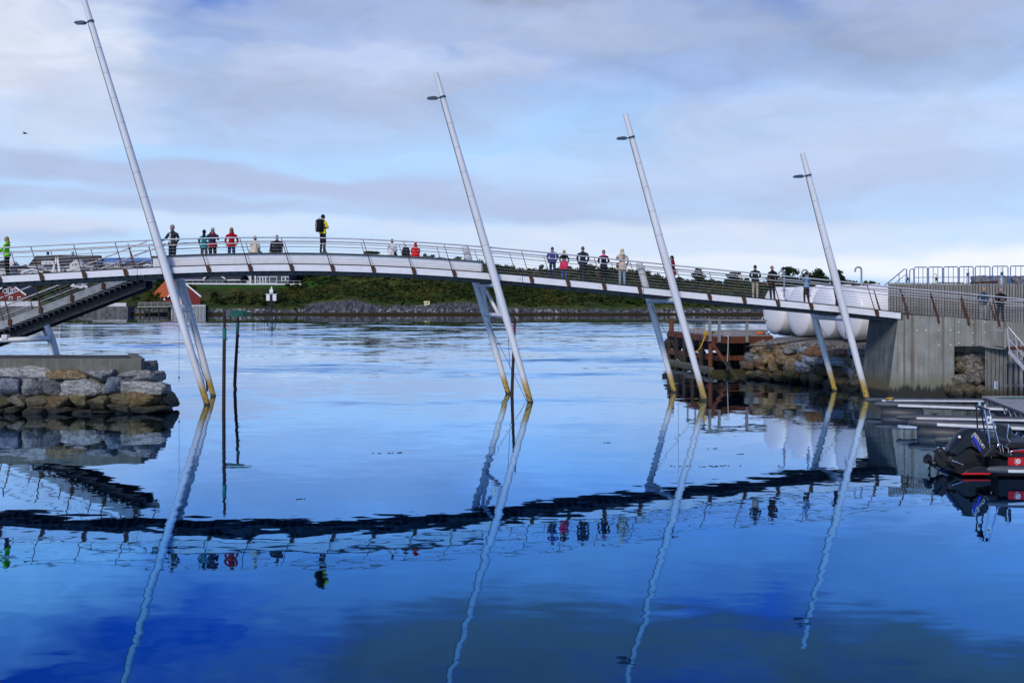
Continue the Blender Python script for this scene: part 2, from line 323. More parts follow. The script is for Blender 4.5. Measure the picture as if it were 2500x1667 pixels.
tv = [(float(a), float(b), ground(float(a), float(b))) for b in ysg for a in xs]; nx = len(xs)
tf = [(j*nx+i, j*nx+i+1, (j+1)*nx+i+1, (j+1)*nx+i) for j in range(len(ysg)-1) for i in range(nx-1)]
def f_terrain(q, pos, b):
    x, y, z = q.xyz(pos); N = q.n('ShaderNodeNewGeometry').outputs['Normal']; nz = q.xyz(N)[2]
    n1 = q.noise(pos, .07, 4, .6); n2 = q.noise(pos, .5, 5, .65); n3 = q.noise(q.vm('MULTIPLY', pos, (1.6, 1.6, .35)), 1.0, 5, .7)
    g = q.mix(q.ss(n2, .3, .7), (.013, .027, .006), (.042, .070, .013)); g = q.mix(q.m('MULTIPLY', q.ss(n1, .48, .68), .7), g, (.10, .098, .020)); g = q.mix(q.m('MULTIPLY', q.ss(q.noise(pos, .19, 3, .6), .52, .66), .8), g, (.062, .048, .018))
    lawn = q.m('MULTIPLY', q.m('MULTIPLY', q.ss(z, 5.9, 6.6), q.ss(x, -44.0, -51.0)), q.ss(x, -92.0, -84.0)); g = q.mix(q.m('MULTIPLY', lawn, .85), g, (.028, .10, .010))
    rk = q.mix(q.ss(n3, .32, .66), (.014, .016, .020), (.095, .10, .11)); rk = q.mix(q.ss(q.noise(pos, .9, 4, .7), .62, .74), rk, (.36, .36, .35))
    zz = q.m('MULTIPLY_ADD', n2, 1.6, q.m('SUBTRACT', z, .8))
    rock = q.m('MAXIMUM', q.ss(nz, .80, .66), q.ss(zz, 1.7, 1.05)); c = q.mix(rock, g, rk)
    c = q.mix(q.m('MULTIPLY', q.m('MULTIPLY', q.ss(zz, .45, .75), q.ss(zz, 1.5, 1.1)), q.m('MULTIPLY', q.ss(n3, .50, .62), q.ss(q.noise(pos, .06, 3, .6), .42, .6))), c, (.40, .40, .38))
    return q.mix(q.ss(q.m('MULTIPLY_ADD', n2, .4, z), .85, .5), c, (.030, .023, .011))
tm = MB(); tm.add(tv, tf, 0, True); to = tm.build('far_hillside_terrain', mat('far_hill', rough=.95, fn=f_terrain, spec=.1)); tag(to, kind='structure')
# ---------------------------------------------------------------- leafy stuff
def leaf_cloud(cent, rad, n, size, tints, vs, fs, tn, shape=None):
    c = np.array(cent)
    u = rng.normal(size=(n, 3)); u /= np.linalg.norm(u, axis=1)[:, None]; r = rng.random(n)**.45
    p = c+u*r[:, None]*np.array(rad)
    a = rng.normal(size=(n, 3)); a /= np.linalg.norm(a, axis=1)[:, None]; b = np.cross(a, rng.normal(size=(n, 3))); b /= np.linalg.norm(b, axis=1)[:, None]
    s = size*(.6+.8*rng.random(n))[:, None]
    o = sum(len(k) for k in vs)
    quad = np.stack([p-a*s, p+b*s*.6, p+a*s, p-b*s*.6], 1).reshape(-1, 3); vs.append(quad)
    fs.append(np.arange(n*4).reshape(n, 4)+o); tn.append(np.repeat(np.clip(tints+.35*(rng.random(n)-.5), 0, 1), 4))
def leaf_obj(name, vs, fs, tn, m, parent=None):
    off = np.array(WLOC[parent.name]) if parent else np.zeros(3)
    V = np.concatenate(vs)-off; Fc = np.concatenate(fs); T = np.concatenate(tn)
    me = bpy.data.meshes.new(name); me.vertices.add(len(V)); me.vertices.foreach_set('co', V.ravel().astype(np.float32))
    me.loops.add(Fc.size); me.loops.foreach_set('vertex_index', Fc.ravel().astype(np.int32)); me.polygons.add(len(Fc))
    me.polygons.foreach_set('loop_start', (np.arange(len(Fc))*4).astype(np.int32)); me.polygons.foreach_set('loop_total', np.full(len(Fc), 4, np.int32))
    at = me.attributes.new('tint', 'FLOAT', 'POINT'); at.data.foreach_set('value', T.astype(np.float32)); me.update(calc_edges=True); me.materials.append(m)
    o = bpy.data.objects.new(name, me); COL.objects.link(o)
    if parent: o.parent = parent
    return o
LEAF = mat('far_foliage', rough=.8, spec=.15, fn=f_leaf((.008, .018, .006), (.038, .064, .013), (.085, .080, .018)))
LEAFD = mat('dark_foliage', rough=.8, spec=.15, fn=f_leaf((.009, .022, .009), (.035, .062, .018), (.03, .05, .015)))
vs, fs, tn = [], [], []
def bush_at(px, d, r, h, tint):
    x = PX(px, d); z = ground(x, d); k = max(2, int(3*r))
    for _ in range(k):
        leaf_cloud((x+random.uniform(-1, 1)*r*.6, d+random.uniform(-1, 1)*r*.5, z+h*random.uniform(.25, .7)), (r*.55, r*.5, h*.38), int(26+14*r), .26, tint+random.uniform(-.25, .25), vs, fs, tn)
for i in range(560):       # ridge line scrub
    px = random.uniform(740, 2140); den = 1 if px < 1660 or px > 1760 else .6
    if random.random() > den: continue
    bush_at(px, random.uniform(274, 288), random.uniform(.9, 1.8), random.uniform(.8, 2.2)*(1.1 if 1380 < px < 1620 else .85), random.uniform(.2, .6))
for i in range(1500):       # hillside scrub
    px = random.uniform(690, 2200); d = random.uniform(235, 276)
    bush_at(px, d, random.uniform(.5, 1.4), random.uniform(.35, 1.1)*(.6 if px < 1000 else 1), random.uniform(.2, .9))
for i in range(1300):      # tufts on the lower slope and the rock ledges
    bush_at(random.uniform(690, 2200), random.uniform(232.5, 250), random.uniform(.3, .8), random.uniform(.2, .55), random.uniform(.4, 1.0))
for i in range(190):       # slopes among the houses
    px = random.choice([random.uniform(60, 400), random.uniform(-40, 480), random.uniform(520, 700)]); d = random.uniform(236, 258) if px < 480 else random.uniform(234, 247)
    bush_at(px, d, random.uniform(.7, 1.5), random.uniform(.6, 1.6), random.uniform(.05, .6))
so = leaf_obj('hillside_scrub', vs, fs, tn, LEAF); tag(so, 'low green scrub covering the far hillside above the rocks', 'scrub', kind='stuff')
def tree(px, d, h, r, label, name='broadleaf_tree', m=None):
    x = PX(px, d); z = ground(x, d); t = thing(name, label, 'tree', (x, d, z), 'trees on the far ridge')
    b = MB(); b.tube([(x, d, z-.2), (x+.1, d, z+h*.4), (x-.1, d, z+h*.75)], [.16, .11, .04], 7)
    for k in range(5):
        a = k*1.3; zz = z+h*(.3+.08*k); b.tube([(x, d, zz), (x+r*.6*math.cos(a), d+r*.6*math.sin(a), zz+h*.2)], [.06, .02], 5)
    b.build('trunk', WOODDARK, t)
    V, Fc, T = [], [], []
    for k in range(int(16+6*r)):
        a = random.uniform(0, 6.28); rr = r*random.uniform(.1, .85); zz = z+h*random.uniform(.06, .9); kk = 1-.75*max(0, (zz-z)/h-.35)
        leaf_cloud((x+rr*kk*math.cos(a), d+rr*kk*math.sin(a), zz), (r*.36, r*.36, h*.12), 85, .24, random.uniform(.05, .6), V, Fc, T)
    leaf_obj('crown', V, Fc, T, m or LEAFD, t)
for px, d, h, r, lb in [(1705, 281, 4.6, 2.1, 'dark round tree standing in the skyline gap behind the bridge railing'),
        (1790, 283, 3.2, 2.6, 'low bushy tree on the ridge left of the man in checked trousers'), (1925, 283, 5.2, 3.4, 'dark broad tree behind the man in the denim jacket, left of the pair'),
        (2000, 280, 5.6, 3.0, 'dark round tree rising above the white tanks, nearest the right mast'), (2046, 286, 4.4, 2.4, 'dark tree mostly hidden behind the rightmost mast'),
        (1323, 284, 2.6, 1.1, 'small lone tree on the skyline left of the man in purple jacket'), (1440, 283, 3.0, 2.4, 'bushy tree on skyline behind the man in navy jacket'),
        (905, 283, 2.6, 3.0, 'low dark bush cluster on the hilltop above the left end of bench people'), (760, 268, 3.6, 2.8, 'dark tree at the lawn end right of the grey house'),
        (800, 272, 3.4, 2.6, 'dark tree under the bridge above the yellow grass'), (728, 274, 3.4, 2.0, 'dark tree touching the right side of grey house'), (1888, 285, 3.0, 2.6, 'low dark tree behind the bald man on the bridge'), (1968, 285, 3.6, 2.8, 'dark low tree between the two round trees above the tanks'), (395, 250, 3.6, 2.6, 'dark green tree on slope left of the red boathouse')]:
    tree(px, d, h, r, lb)
# ---------------------------------------------------------------- houses
GLASS = mat('window_glass', (.03, .04, .05), .12, 0, 0, spec=.8); TRIM = mat('white_trim', (.72, .73, .74), .6)
def wallmat(n, c): return mat(n, rough=.8, fn=lambda q, pos, b: q.mix(q.m('MULTIPLY', q.ss(q.m('PINGPONG', q.xyz(pos)[2], .09), .03, .0), .4), q.mix(q.noise(pos, .8, 4), tuple(.85*v for v in c), tuple(min(1, 1.12*v) for v in c)), tuple(.5*v for v in c)))
WW = wallmat('white_boards', (.62, .62, .60)); WS = wallmat('slate_boards', (.045, .06, .078)); WGR = wallmat('grey_boards', (.17, .18, .18)); WR = wallmat('red_boards', (.17, .017, .012)); WB = wallmat('blue_grey_boards', (.10, .14, .18))
RB = mat('black_roof', (.028, .026, .026), .7, var=.3, vscale=2); RO = mat('orange_roof', (.42, .085, .012), .8, var=.25, vscale=2); RBL = mat('blue_roof', (.07, .18, .42), .5, var=.2); RP = mat('plum_roof', (.075, .06, .085), .7, var=.25)
def win(parent, px0, px1, py0, py1, d, arch=False, mull=0):
    a = P(px0, py1, d); b = P(px1, py0, d); f = MB().box(((a.x+b.x)/2, d-.04, (a.z+b.z)/2), (b.x-a.x, .10, b.z-a.z)).build('window', TRIM, parent)
    w = (b.x-a.x-.16*(1+mull))/(mull+1); hh = b.z-a.z-.3; m = MB()
    for k in range(mull+1):
        cx = a.x+.16+w/2+k*(w+.16) if mull else (a.x+b.x)/2; m.box((cx, d-.1, (a.z+b.z)/2), (max(.15, w-.12), .05, max(.15, hh)))
    m.build('pane', GLASS, f)
def gable_front(name, label, px0, px1, pyb, pye, pyr, d, depth, wm, rm, wins=(), over=.35, pxr=None, group='houses on the far shore', chim=(), skew=0.0):
    """gable end facing the water"""
    a = P(px0, pyb, d); b = P(px1, pye, d); xr = PX(pxr if pxr else (px0+px1)/2, d); zr = PZ(pyr, d); x0, x1, zb, ze = a.x, b.x, a.z-2.5, b.z
    t = thing(name, label, 'house', ((x0+x1)/2, d, a.z), group)
    MB().prism([(x0, d, zb), (x1, d, zb), (x1, d, ze), (xr, d, zr), (x0, d, ze)], (skew*depth, depth, 0)).build('wall', wm, t)
    r = MB()
    for sx, xe in ((-1, x0), (1, x1)):
        k = (zr-ze)/abs(xr-xe); xo = xe+sx*over; zo = ze-k*over
        p = [(xr, d-.4, zr+.05), (xo, d-.4, zo+.05), (xo, d-.4, zo+.3), (xr, d-.4, zr+.3)]; r.prism(p if sx > 0 else p[::-1], (skew*(depth+.8), depth+.8, 0))
    ro = r.build('roof', rm, t); g = MB()
    for sx, xe in ((-1, x0), (1, x1)):
        k = (zr-ze)/abs(xr-xe); xo = xe+sx*over; zo = ze-k*over; g.bar((xr, d-.45, zr+.12), (xo, d-.45, zo+.12), .06, .34, up=(0, -1, 0) if False else (0, 0, 1))
    g.build('barge_board', TRIM, ro)
    for c in chim: cc = P(c, pyr-3, d+depth*.4); MB().box((cc.x, cc.y, cc.z), (.6, .6, 2.2)).build('chimney', RB, ro)
    for w in wins: win(t, *w[:4], d, mull=w[4] if len(w) > 4 else 0)
    return t
def ridge_house(name, label, px0, px1, pyb, pye, pyr, d, depth, wm, rm, wins=(), ov=.5, hip=0, chim=(), group='houses on the far shore'):
    """eaves side facing the water"""
    a = P(px0, pyb, d); b = P(px1, pye, d); x0, x1, zb, ze, zr = a.x, b.x, a.z-2.5, b.z, PZ(pyr, d+depth/2)
    t = thing(name, label, 'house', ((x0+x1)/2, d, a.z), group)
    MB().prism([(x0, d, zb), (x0, d+depth, zb), (x0, d+depth, ze), (x0, d+depth/2, zr-.1), (x0, d, ze)][::-1], (x1-x0, 0, 0)).build('wall', wm, t)
    r = MB(); y0, y1, ym = d-ov, d+depth+ov, d+depth/2; k = (zr-ze)/(depth/2); zo = ze-k*ov+.06; xa, xb = x0-ov, x1+ov; h = hip
    top = [(xa+h, ym, zr+.06), (xb-h, ym, zr+.06)]
    th = .22
    def slab(pts): 
        n = len(pts); r.add(pts+[(p[0], p[1], p[2]+th) for p in pts], [tuple(range(n))[::-1], tuple(range(n, 2*n))]+[(i, (i+1) % n, n+(i+1) % n, n+i) for i in range(n)])
    slab([(xa, y0, zo), (xb, y0, zo), top[1], top[0]]); slab([(xb, y1, zo), (xa, y1, zo), top[0], top[1]])
    if hip: slab([(xa, y1, zo), (xa, y0, zo), top[0]]); slab([(xb, y0, zo), (xb, y1, zo), top[1]])
    ro = r.build('roof', rm, t); MB().box(((x0+x1)/2, y0-.05, zo+.02), (xb-xa, .08, .22)).build('gutter', TRIM, ro)
    for c in chim: cc = P(c, pyr-2, ym); MB().box((cc.x, ym, cc.z), (.55, .55, 2.0)).build('chimney', RB, ro)
    for w in wins: win(t, *w[:4], d, mull=w[4] if len(w) > 4 else 0)
    return t
ridge_house('detached_house', 'large white house with long black roof and two chimneys, seen through railing', 74, 226, 668, 649, 626, 279, 9, WW, RB,
    [(112, 122, 655, 660), (146, 160, 655, 664, 1), (176, 188, 655, 662, 1), (210, 222, 653, 663)], chim=(117, 178))
def dormer(root, px0, px1, py0, py1, pyr, d, wm):
    a = P(px0, py1, d); b = P(px1, py0, d); xr = (a.x+b.x)/2; zr = PZ(pyr, d)
    o = MB().prism([(a.x, d, a.z), (b.x, d, a.z), (b.x, d, b.z), (xr, d, zr), (a.x, d, b.z)], (0, 4, 0)).build('dormer', wm, root); return o
bh = [o for o in COL.objects if o.name == 'detached_house'][0]
dormer(bh, 101, 133, 637, 646, 636.5, 277.5, WW); win(bh, 109, 114, 640, 643, 277.4); win(bh, 118, 123, 640, 643, 277.4)
dormer(bh, 170, 199, 645, 668, 634, 277.2, WW); win(bh, 175, 180, 643, 649, 277.1); win(bh, 182, 188, 641, 649, 277.1)
gg = MB(); gg.bar(P(127, 667, 276.8), P(139, 626, 276.8), .1, .5); gg.bar(P(139, 626, 276.8), P(146, 667, 276.8), .1, .5); gg.build('gable_trim', TRIM, bh)
ridge_house('detached_house', 'grey house with bright blue roof behind the stair railing', 246, 368, 664, 642, 632, 284, 8, WGR, RBL, [(253, 262, 646, 653, 1), (280, 292, 646, 653, 1)])
ridge_house('detached_house', 'low dark-roofed house in front of the blue-roofed house', 303, 352, 668, 653, 641, 279, 6, WW, RB, [(316, 332, 655, 661, 1)])
gable_front('garden_house', 'small white boxy house at the right end of the blue-roofed house', 352, 370, 668, 650, 647, 277, 4, WW, TRIM, over=.1)
ridge_house('detached_house', 'dark hip-roofed white house behind the person in green jacket', -34, 22, 670, 655, 637, 277, 8, WW, RB, [(2, 9, 665, 671, 1)], hip=3)
ridge_house('detached_house', 'dark hip-roofed house just right of the person in green jacket', 22, 72, 670, 658, 648, 281, 7, WW, RB, [(38, 46, 660, 667)], hip=3.5)
gable_front('boat_shed', 'small white shed with dark roof below the white house', 58, 102, 671, 664, 658.5, 274, 4, WW, RB, [(76, 84, 664, 669)], over=.5)
gable_front('detached_house', 'slate house with white barge boards on its gable below the bench', 500, 548, 692, 680, 662, 263, 9, WS, RP, over=.3)
ridge_house('detached_house', 'long slate house with black roof, right of the slate gable', 547, 583, 692, 682, 664, 264, 8, WS, RB, [(558, 568, 681, 687, 1)])
ridge_house('garage', 'low flat dark annex left of the slate gabled house', 440, 502, 693, 684, 679, 264, 6, WS, RP)
ridge_house('detached_house', 'white modern house behind the low dark annex', 441, 482, 688, 674, 668, 272, 7, WW, RB, [(446, 457, 676, 680)])
gable_front('detached_house', 'white gabled house peeping between slate house and grey house', 582, 612, 690, 674, 662, 276, 6, WW, RB, [(592, 597, 672, 679), (599, 605, 671, 679)])
gh = ridge_house('detached_house', 'dark grey modern house with glazed terrace doors above the lawn', 613, 706, 692, 655, 650, 262, 9, WS, RB, [(627, 655, 675, 691.5, 3), (658, 676.5, 675, 691.5), (687, 705, 675, 686.5, 1), (674, 691, 666, 669, 1)])
m_ = MB()
for p_ in (612, 623.5): m_.box(P(p_, 680, 261.6), (.35, .35, 5.2))
m_.build('corner_post', TRIM, gh)
ridge_house('detached_house', 'pale house with tall white windows behind the left mast', 364, 440, 691, 673, 662, 266, 8, WGR, RB, [(380, 384, 676, 688), (387, 392, 675, 688), (372, 376, 679, 688)])
# terrace edge and glass fence in front of the houses
tw = MB().bar(P(452, 692.5, 259.5), P(735, 694, 259.5), .3, .35).build('terrace_wall', TRIM); tag(tw, 'thin white terrace edge running along the lawn below the houses', 'terrace')
ff = thing('glass_fence', 'low glass terrace fence with thin top rail before the houses', 'fence', P(600, 693, 259.7))
MB().tube([P(455, 684, 259.7), P(734, 686, 259.7)], .035, 6).build('top_rail', ALU, ff)
pm = mesh_of(MB().box((0, 0, .5), (.05, .05, 1.1)), ALU)
for k in range(20): shared('post', pm, ff, P(456+k*14.5, 693+k*.08, 259.7))
# red boathouse
bt = gable_front('boathouse', 'red boathouse with orange roof on white piled sea wall', 414, 489, 746, 723, 688, 236, 8, WR, RO, [(451, 456, 704, 725), (456, 462, 725, 745)], over=.3, pxr=447, skew=-.8)
bw = P(414, 735, 236)
for k in (.3, .55, .8):
    c = bw+Vector((-.8*8*k, 8*k, .55)); MB().box(c, (.5, .35, .75)).build('window', TRIM, bt)
MB().box(bw+Vector((-.8*8*.68-.05, 8*.68, -.5)), (.6, .4, 2.0)).build('door', TRIM, bt)
sw = thing('pile_sea_wall', 'white timber pile sea wall below the red boathouse', 'sea wall', P(460, 769, 228.6))
pm = mesh_of(MB().tube([(0, 0, -1), (0, 0, 2.35)], .085, 7), WW)
for k in range(25): shared('pile', pm, sw, P(419+k*3.4, 769, 228.6)*1.0)
MB().bar(P(417, 746.5, 228.9), P(502, 746.5, 228.9), .5, .25).build('cap_beam', TRIM, sw)
MB().box(P(460, 757, 230.9), (7.9, 3.8, 2.0)).build('backfill', WOODDARK, sw)
pr = thing('timber_pier', 'grey timber pier with railing left of the red boathouse', 'pier', P(378, 748, 228.8))
MB().bar(P(338, 749, 228.8), P(417, 748, 228.8), 1.6, .25).build('deck', WOODGREY, pr)
for y_ in (738.5, 743): MB().bar(P(338, y_, 228.1), P(416, y_-.5, 228.1), .06, .16).build('rail', WOODGREY, pr)
for k in range(6): MB().box(P(339+k*15.3, 743.5, 228.1), (.14, .14, 1.2)).build('post', WOODGREY, pr)
for k in range(4): MB().tube([P(342+k*23, 775, 228.8), P(342+k*23, 748, 228.8)], .14, 6).build('pile', WOODDARK, pr)
qs = thing('stone_sea_wall', 'long low stone sea wall with white board fence, left far shore', 'sea wall', P(270, 769, 228.4))
MB().prism([P(205, 771, 228.4), P(312, 771, 228.4), P(312, 748, 228.4), P(205, 748, 228.4)], (0, 4, 0)).build('wall', mat('far_stone', (.10, .10, .095), .9, var=.5, vscale=1.2, bump=.6, bscale=2), qs)
for k in range(8): a = P(231+k*10.3, 744, 228.7); MB().box(a, (.92, .1, .85)).build('fence_panel', WW, qs)
q2 = thing('stone_sea_wall', 'stone quay wall with white edge below the red house', 'sea wall', P(60, 769, 228.4))
MB().prism([P(-60, 771, 228.4), P(150, 771, 228.4), P(150, 748, 228.4), P(-60, 748, 228.4)], (0, 4, 0)).build('wall', MATS['far_stone'], q2)
for k in range(13): MB().box(P(-50+k*11.5, 741.5, 228.8), (1.0, .1, 1.1)).build('fence_panel', WW, q2)
rh = gable_front('detached_house', 'red wooden house with white gable trim at left edge of far shore', -16, 62, 738, 719, 691, 238, 8, WR, RB, [(7, 18, 705, 716), (19.5, 28, 700, 716), (30, 38, 705, 716), (22, 31, 724, 738), (43, 54, 724, 734)], pxr=24)
MB().box(P(63, 729, 239), (.8, 3, 1.9)).build('side_wall', WR, rh)
# parked car on the far slope
pk = P(196, 697, 252); pk.z = ground(pk.x, 252)+.02; ct = thing('parked_car', 'white car parked on the far slope under the bridge girder', 'car', pk)
x, y, z = pk; MB().prism([(x-2.1, y-.85, z+.3), (x+2.1, y-.85, z+.3), (x+2.1, y-.85, z+.85), (x+1.3, y-.85, z+.95), (x+.7, y-.85, z+1.45), (x-1.3, y-.85, z+1.45), (x-2.0, y-.85, z+.95)], (0, 1.7, 0)).build('body', mat('car_paint', (.7, .72, .75), .25, 0, 0), ct)
for s_ in (-1.25, 1.25):
    for yy in (-.86, .62): MB().tube([(x+s_, y+yy, z+.32), (x+s_, y+yy+.22, z+.32)], .33, 12).build('wheel', RUBBER, ct)
MB().prism([(x-1.15, y-.87, z+.95), (x+1.1, y-.87, z+.95), (x+.62, y-.87, z+1.38), (x-1.1, y-.87, z+1.38)], (0, 1.74, 0)).build('side_window', GLASS, ct)
# pale sign on the shore rocks
sg = P(1042, 740.5, 232.5); st_ = thing('shore_sign', 'square pale yellow board on the far shore rocks', 'sign', (sg.x, sg.y, ground(sg.x, sg.y)))
MB().box(sg, (1.35, .08, 1.0)).build('board', mat('pale_yellow', (.62, .56, .26), .7), st_)
for s_ in (-.5, .5): MB().box((sg.x+s_, sg.y+.08, sg.z-.7), (.09, .09, 2.2)).build('post', WOODGREY, st_)
# beacon standing in the channel
D_ = 154.0; bx = P(663, 793, D_); be = thing('channel_beacon', 'white box beacon on dark tripod standing in the channel', 'beacon', (bx.x, bx.y, 0))
for s_, yy in ((-.68, 0), (.05, .7), (.72, 0), (0, -.5)): MB().tube([(bx.x+s_, D_+yy, -.5), (bx.x+s_*.12, D_+yy*.1, 3.6)], .07, 6).build('leg', ROPE_D, be)
MB().tube([(bx.x-.45, D_, 1.3), (bx.x+.45, D_, 1.3)], .04, 6).build('brace', ROPE_D, be); MB().tube([(bx.x-.3, D_, 2.3), (bx.x+.3, D_, 2.3)], .04, 6).build('brace', ROPE_D, be)
MB().tube([(bx.x, D_, 3.0), (bx.x, D_, 4.9)], .14, 8).build('mast', ROPE_D, be)
for s_ in (-.48, .48): MB().box((bx.x+s_, D_-.15, PZ(726, D_)), (.52, .25, 1.0)).build('panel', TRIM, be)
MB().box((bx.x, D_-.15, PZ(718, D_)), (1.75, .35, .07)).build('bracket', TRIM, be); MB().box((bx.x, D_-.1, PZ(711, D_)), (.5, .4, .55)).build('lantern_box', TRIM, be)
MB().tube([(bx.x, D_, PZ(709, D_)), (bx.x, D_, PZ(703, D_)), (bx.x, D_, PZ(699, D_))], [.17, .12, .04], 8).build('lantern', TRIM, be)
# ================================================================ footbridge
SL, Y0 = .09, 43.5
def fx(px): u = (px-1250)/F; return Y0*u/(1-SL*u)
def yf(x): return Y0+SL*x
EN = Vector((-SL, 1, 0)).normalized(); EA = Vector((1, SL, 0)).normalized()
_dk = [(-60, 678), (0, 673), (100, 668.5), (201, 663), (300, 659.7), (410, 653), (510, 649), (600, 646.6), (700, 646), (787, 646.7), (900, 649.5), (1000, 654), (1100, 660), (1180, 666), (1300, 677.6), (1450, 690.5), (1590, 705), (1730, 717.5), (1880, 731), (2000, 743.5), (2120, 756.5), (2215, 765.5)]
_xx = np.array([fx(p) for p, _ in _dk]); _zz = np.array([PZ(y_, yf(x_)) for (p, y_), x_ in zip(_dk, _xx)])
_pc = np.polyfit(_xx/20, _zz, 6)
def dz(x): return float(np.polyval(_pc, x/20))             # top of the white edge beam
def BP(x, t, h): b = Vector((x, yf(x), 0))+EN*t; return Vector((b.x, b.y, dz(x)+h))
XL, XR, DW = fx(-120), fx(2200), 2.9
br = thing('footbridge', 'arched white footbridge with leaning masts spanning the harbour inlet', 'footbridge', (0, 45, 0))
NS = 90; XS = [XL+(XR-XL)*i/NS for i in range(NS+1)]
def strip(name, t0, t1, h0, h1, m, xs=XS, parent=None, zo=None):
    b = MB(); b.loft([[BP(x, t0, h0), BP(x, t1, h0), BP(x, t1, h1), BP(x, t0, h1)] for x in xs], smooth=False); return b.build(name, m, parent or br)
joints = [fx(p) for p in (335, 1276, 1571)]
cuts = [XL]+joints+[XR]
for i in range(len(cuts)-1):
    xs_ = [cuts[i]+.012+(cuts[i+1]-cuts[i]-.024)*k/30 for k in range(31)]
    strip('edge_girder', 0, .14, -.26, 0, WHITEP, xs_); strip('edge_girder', DW-.14, DW, -.26, 0, WHITEP, xs_)
strip('deck', .16, DW-.16, -.1, .035, PLANK); strip('kerb', .02, .13, .002, .05, DKSTEEL); strip('kerb', DW-.13, DW-.02, .002, .05, DKSTEEL)
for t in (.45, DW-.6): strip('main_beam', t, t+.16, -.40, -.1, MIDSTEEL)
jb = MB(); k = 0; x = XL
while x < XR:
    jb.bar(BP(x, .3, -.25), BP(x, DW-.3, -.25), .07, .18); x += .34
tag(jb.build('deck_joists', MIDSTEEL, br), kind='stuff')
bm_ = MB()
for j in joints:
    for dx in (-.1, -.19):
        for h in (-.09, -.16): bm_.tube([BP(j+dx, -.012, h), BP(j+dx, .01, h)], .014, 6)
tag(bm_.build('bolts', DKSTEEL, br), kind='stuff')
# masts and legs
def curve_r(z, zt, zd=5.6):
    if z < zd: return .122+(.172-.122)*max(0, z)/zd
    return .172-(.172-.105)*(z-zd)/(zt-zd)
MASTD = [dict(base=(506, 983), top=(201, -14), d=42.0, lamp=55, back=(521, 963, 440, 678), seam0=60), dict(base=(1295, 984), top=(1063.5, 178), d=42.95, lamp=239, back=(1241, 964, 1135, 601), seam0=240),
         dict(base=(1721, 981), top=(1526.5, 279), d=43.6, lamp=337, back=(1647, 964, 1560, 641), seam0=335), dict(base=(2117, 972), top=(1959, 374), d=44.3, lamp=430, back=(2039, 963, 1984, 757), seam0=430)]
SEAM = mat('seam', (.42, .43, .43), .6); LAMPM = mat('lamp_housing', (.035, .06, .075), .4); LGLASS = mat('lamp_glass', (.25, .3, .33), .2)
legpt = {}
for i, md in enumerate(MASTD):
    d = md['d']; bx_ = PX(md['base'][0], d); tx, tz = PX(md['top'][0], d), PZ(md['top'][1], d)
    def at(z, bx_=bx_, tx=tx, tz=tz, d=d): k = z/tz; return Vector((bx_+(tx-bx_)*k, d, z))
    zs = [-.6+(tz+.6)*k/22 for k in range(23)]
    mo = MB().tube([at(z) for z in zs], [curve_r(z, tz) for z in zs], 18).build('mast', MAST, br)
    L = at(1)-at(0); L.normalize(); sm = MB(); z = PZ(md['lamp'], d)-.05
    while z > 6.2: sm.tube([at(z-.008), at(z+.008)], curve_r(z, tz)+.004, 18); z -= 1.02
    tag(sm.build('joint_ring', SEAM, mo), kind='stuff')
    zl = PZ(md['lamp'], d); c = at(zl); r = curve_r(zl, tz)
    lm = MB().tube([c+Vector((0, 0, .03))-L*.04, c+Vector((0, 0, .03))+L*.04], r+.02, 14).build('lamp_clamp', LAMPM, mo)
    ax = c.x-r; lm = MB(); lm.bar((ax+.05, d, zl), (ax-.16, d, zl-.02), .05, .05)
    lm.prism([(ax-.12, d-.11, zl-.07), (ax-.12, d-.11, zl+.03), (ax-.26, d-.11, zl+.05), (ax-.50, d-.11, zl+.015), (ax-.55, d-.11, zl-.05)][::-1], (0, .22, 0)); lm.build('lamp', LAMPM, mo)
    MB().box((ax-.34, d, zl-.075), (.3, .17, .02)).build('lamp_lens', LGLASS, mo)
    cb = MB().tube([at(z)+Vector((-curve_r(z, tz)-.014, -.03, 0)) for z in np.linspace(zl-.1, 5.0, 24)], .011, 5); cb.build('cable', ROPE_D, mo)
    # leg at the back
    db = yf(bx_)+DW+.2; b0, b1 = md['back'][:2], md['back'][2:]
    q0 = Vector((PX(b0[0], db), db, 0)); q1 = P(b1[0], b1[1], db)
    def bt_(z, q0=q0, q1=q1): k = z/q1.z; return q0+(q1-q0)*k
    ztop = q1.z+(0 if i in (1, 2) else .15)
    zs = [-.6+(ztop+.6)*k/14 for k in range(15)]
    MB().tube([bt_(z) for z in zs], [.118+.04*max(0, min(1, z/4.2)) for z in zs], 16).build('leg', MAST, br)
    legpt[i] = (at, bt_, tz)
TR = mat('brace_paint', (.62, .65, .68), .45, 0, .12, 3)
def cross(i, pyf, r=.1):
    at, bt_, tz = legpt[i]; z = PZ(pyf, MASTD[i]['d']); a, b = at(z), bt_(z); MB().tube([a, b], r, 12).build('cross_tube', TR, br); return a, b
a1, b1 = cross(1, 696, .075); a2, b2 = cross(1, 771, .095); a3, b3 = cross(0, 682, .07); a4, b4 = cross(0, 759, .085)
for (u, v, w, y_) in ((a1, b1, a2, b2), (a3, b3, a4, b4)):
    for k0, k1 in ((.85, .2), (.3, .75), (.98, .05)): pass
    MB().tube([u.lerp(v, .06), w.lerp(y_, .22)], .075, 10).build('brace', TR, br); MB().tube([u.lerp(v, .62), w.lerp(y_, .3)], .075, 10).build('brace', TR, br)
    MB().tube([u.lerp(v, .7), w.lerp(y_, .85)], .075, 10).build('brace', TR, br); MB().tube([u.lerp(v, .97), w.lerp(y_, .9)], .05, 8).build('brace', TR, br)
cross(2, 734, .13); cross(3, 777, .13)
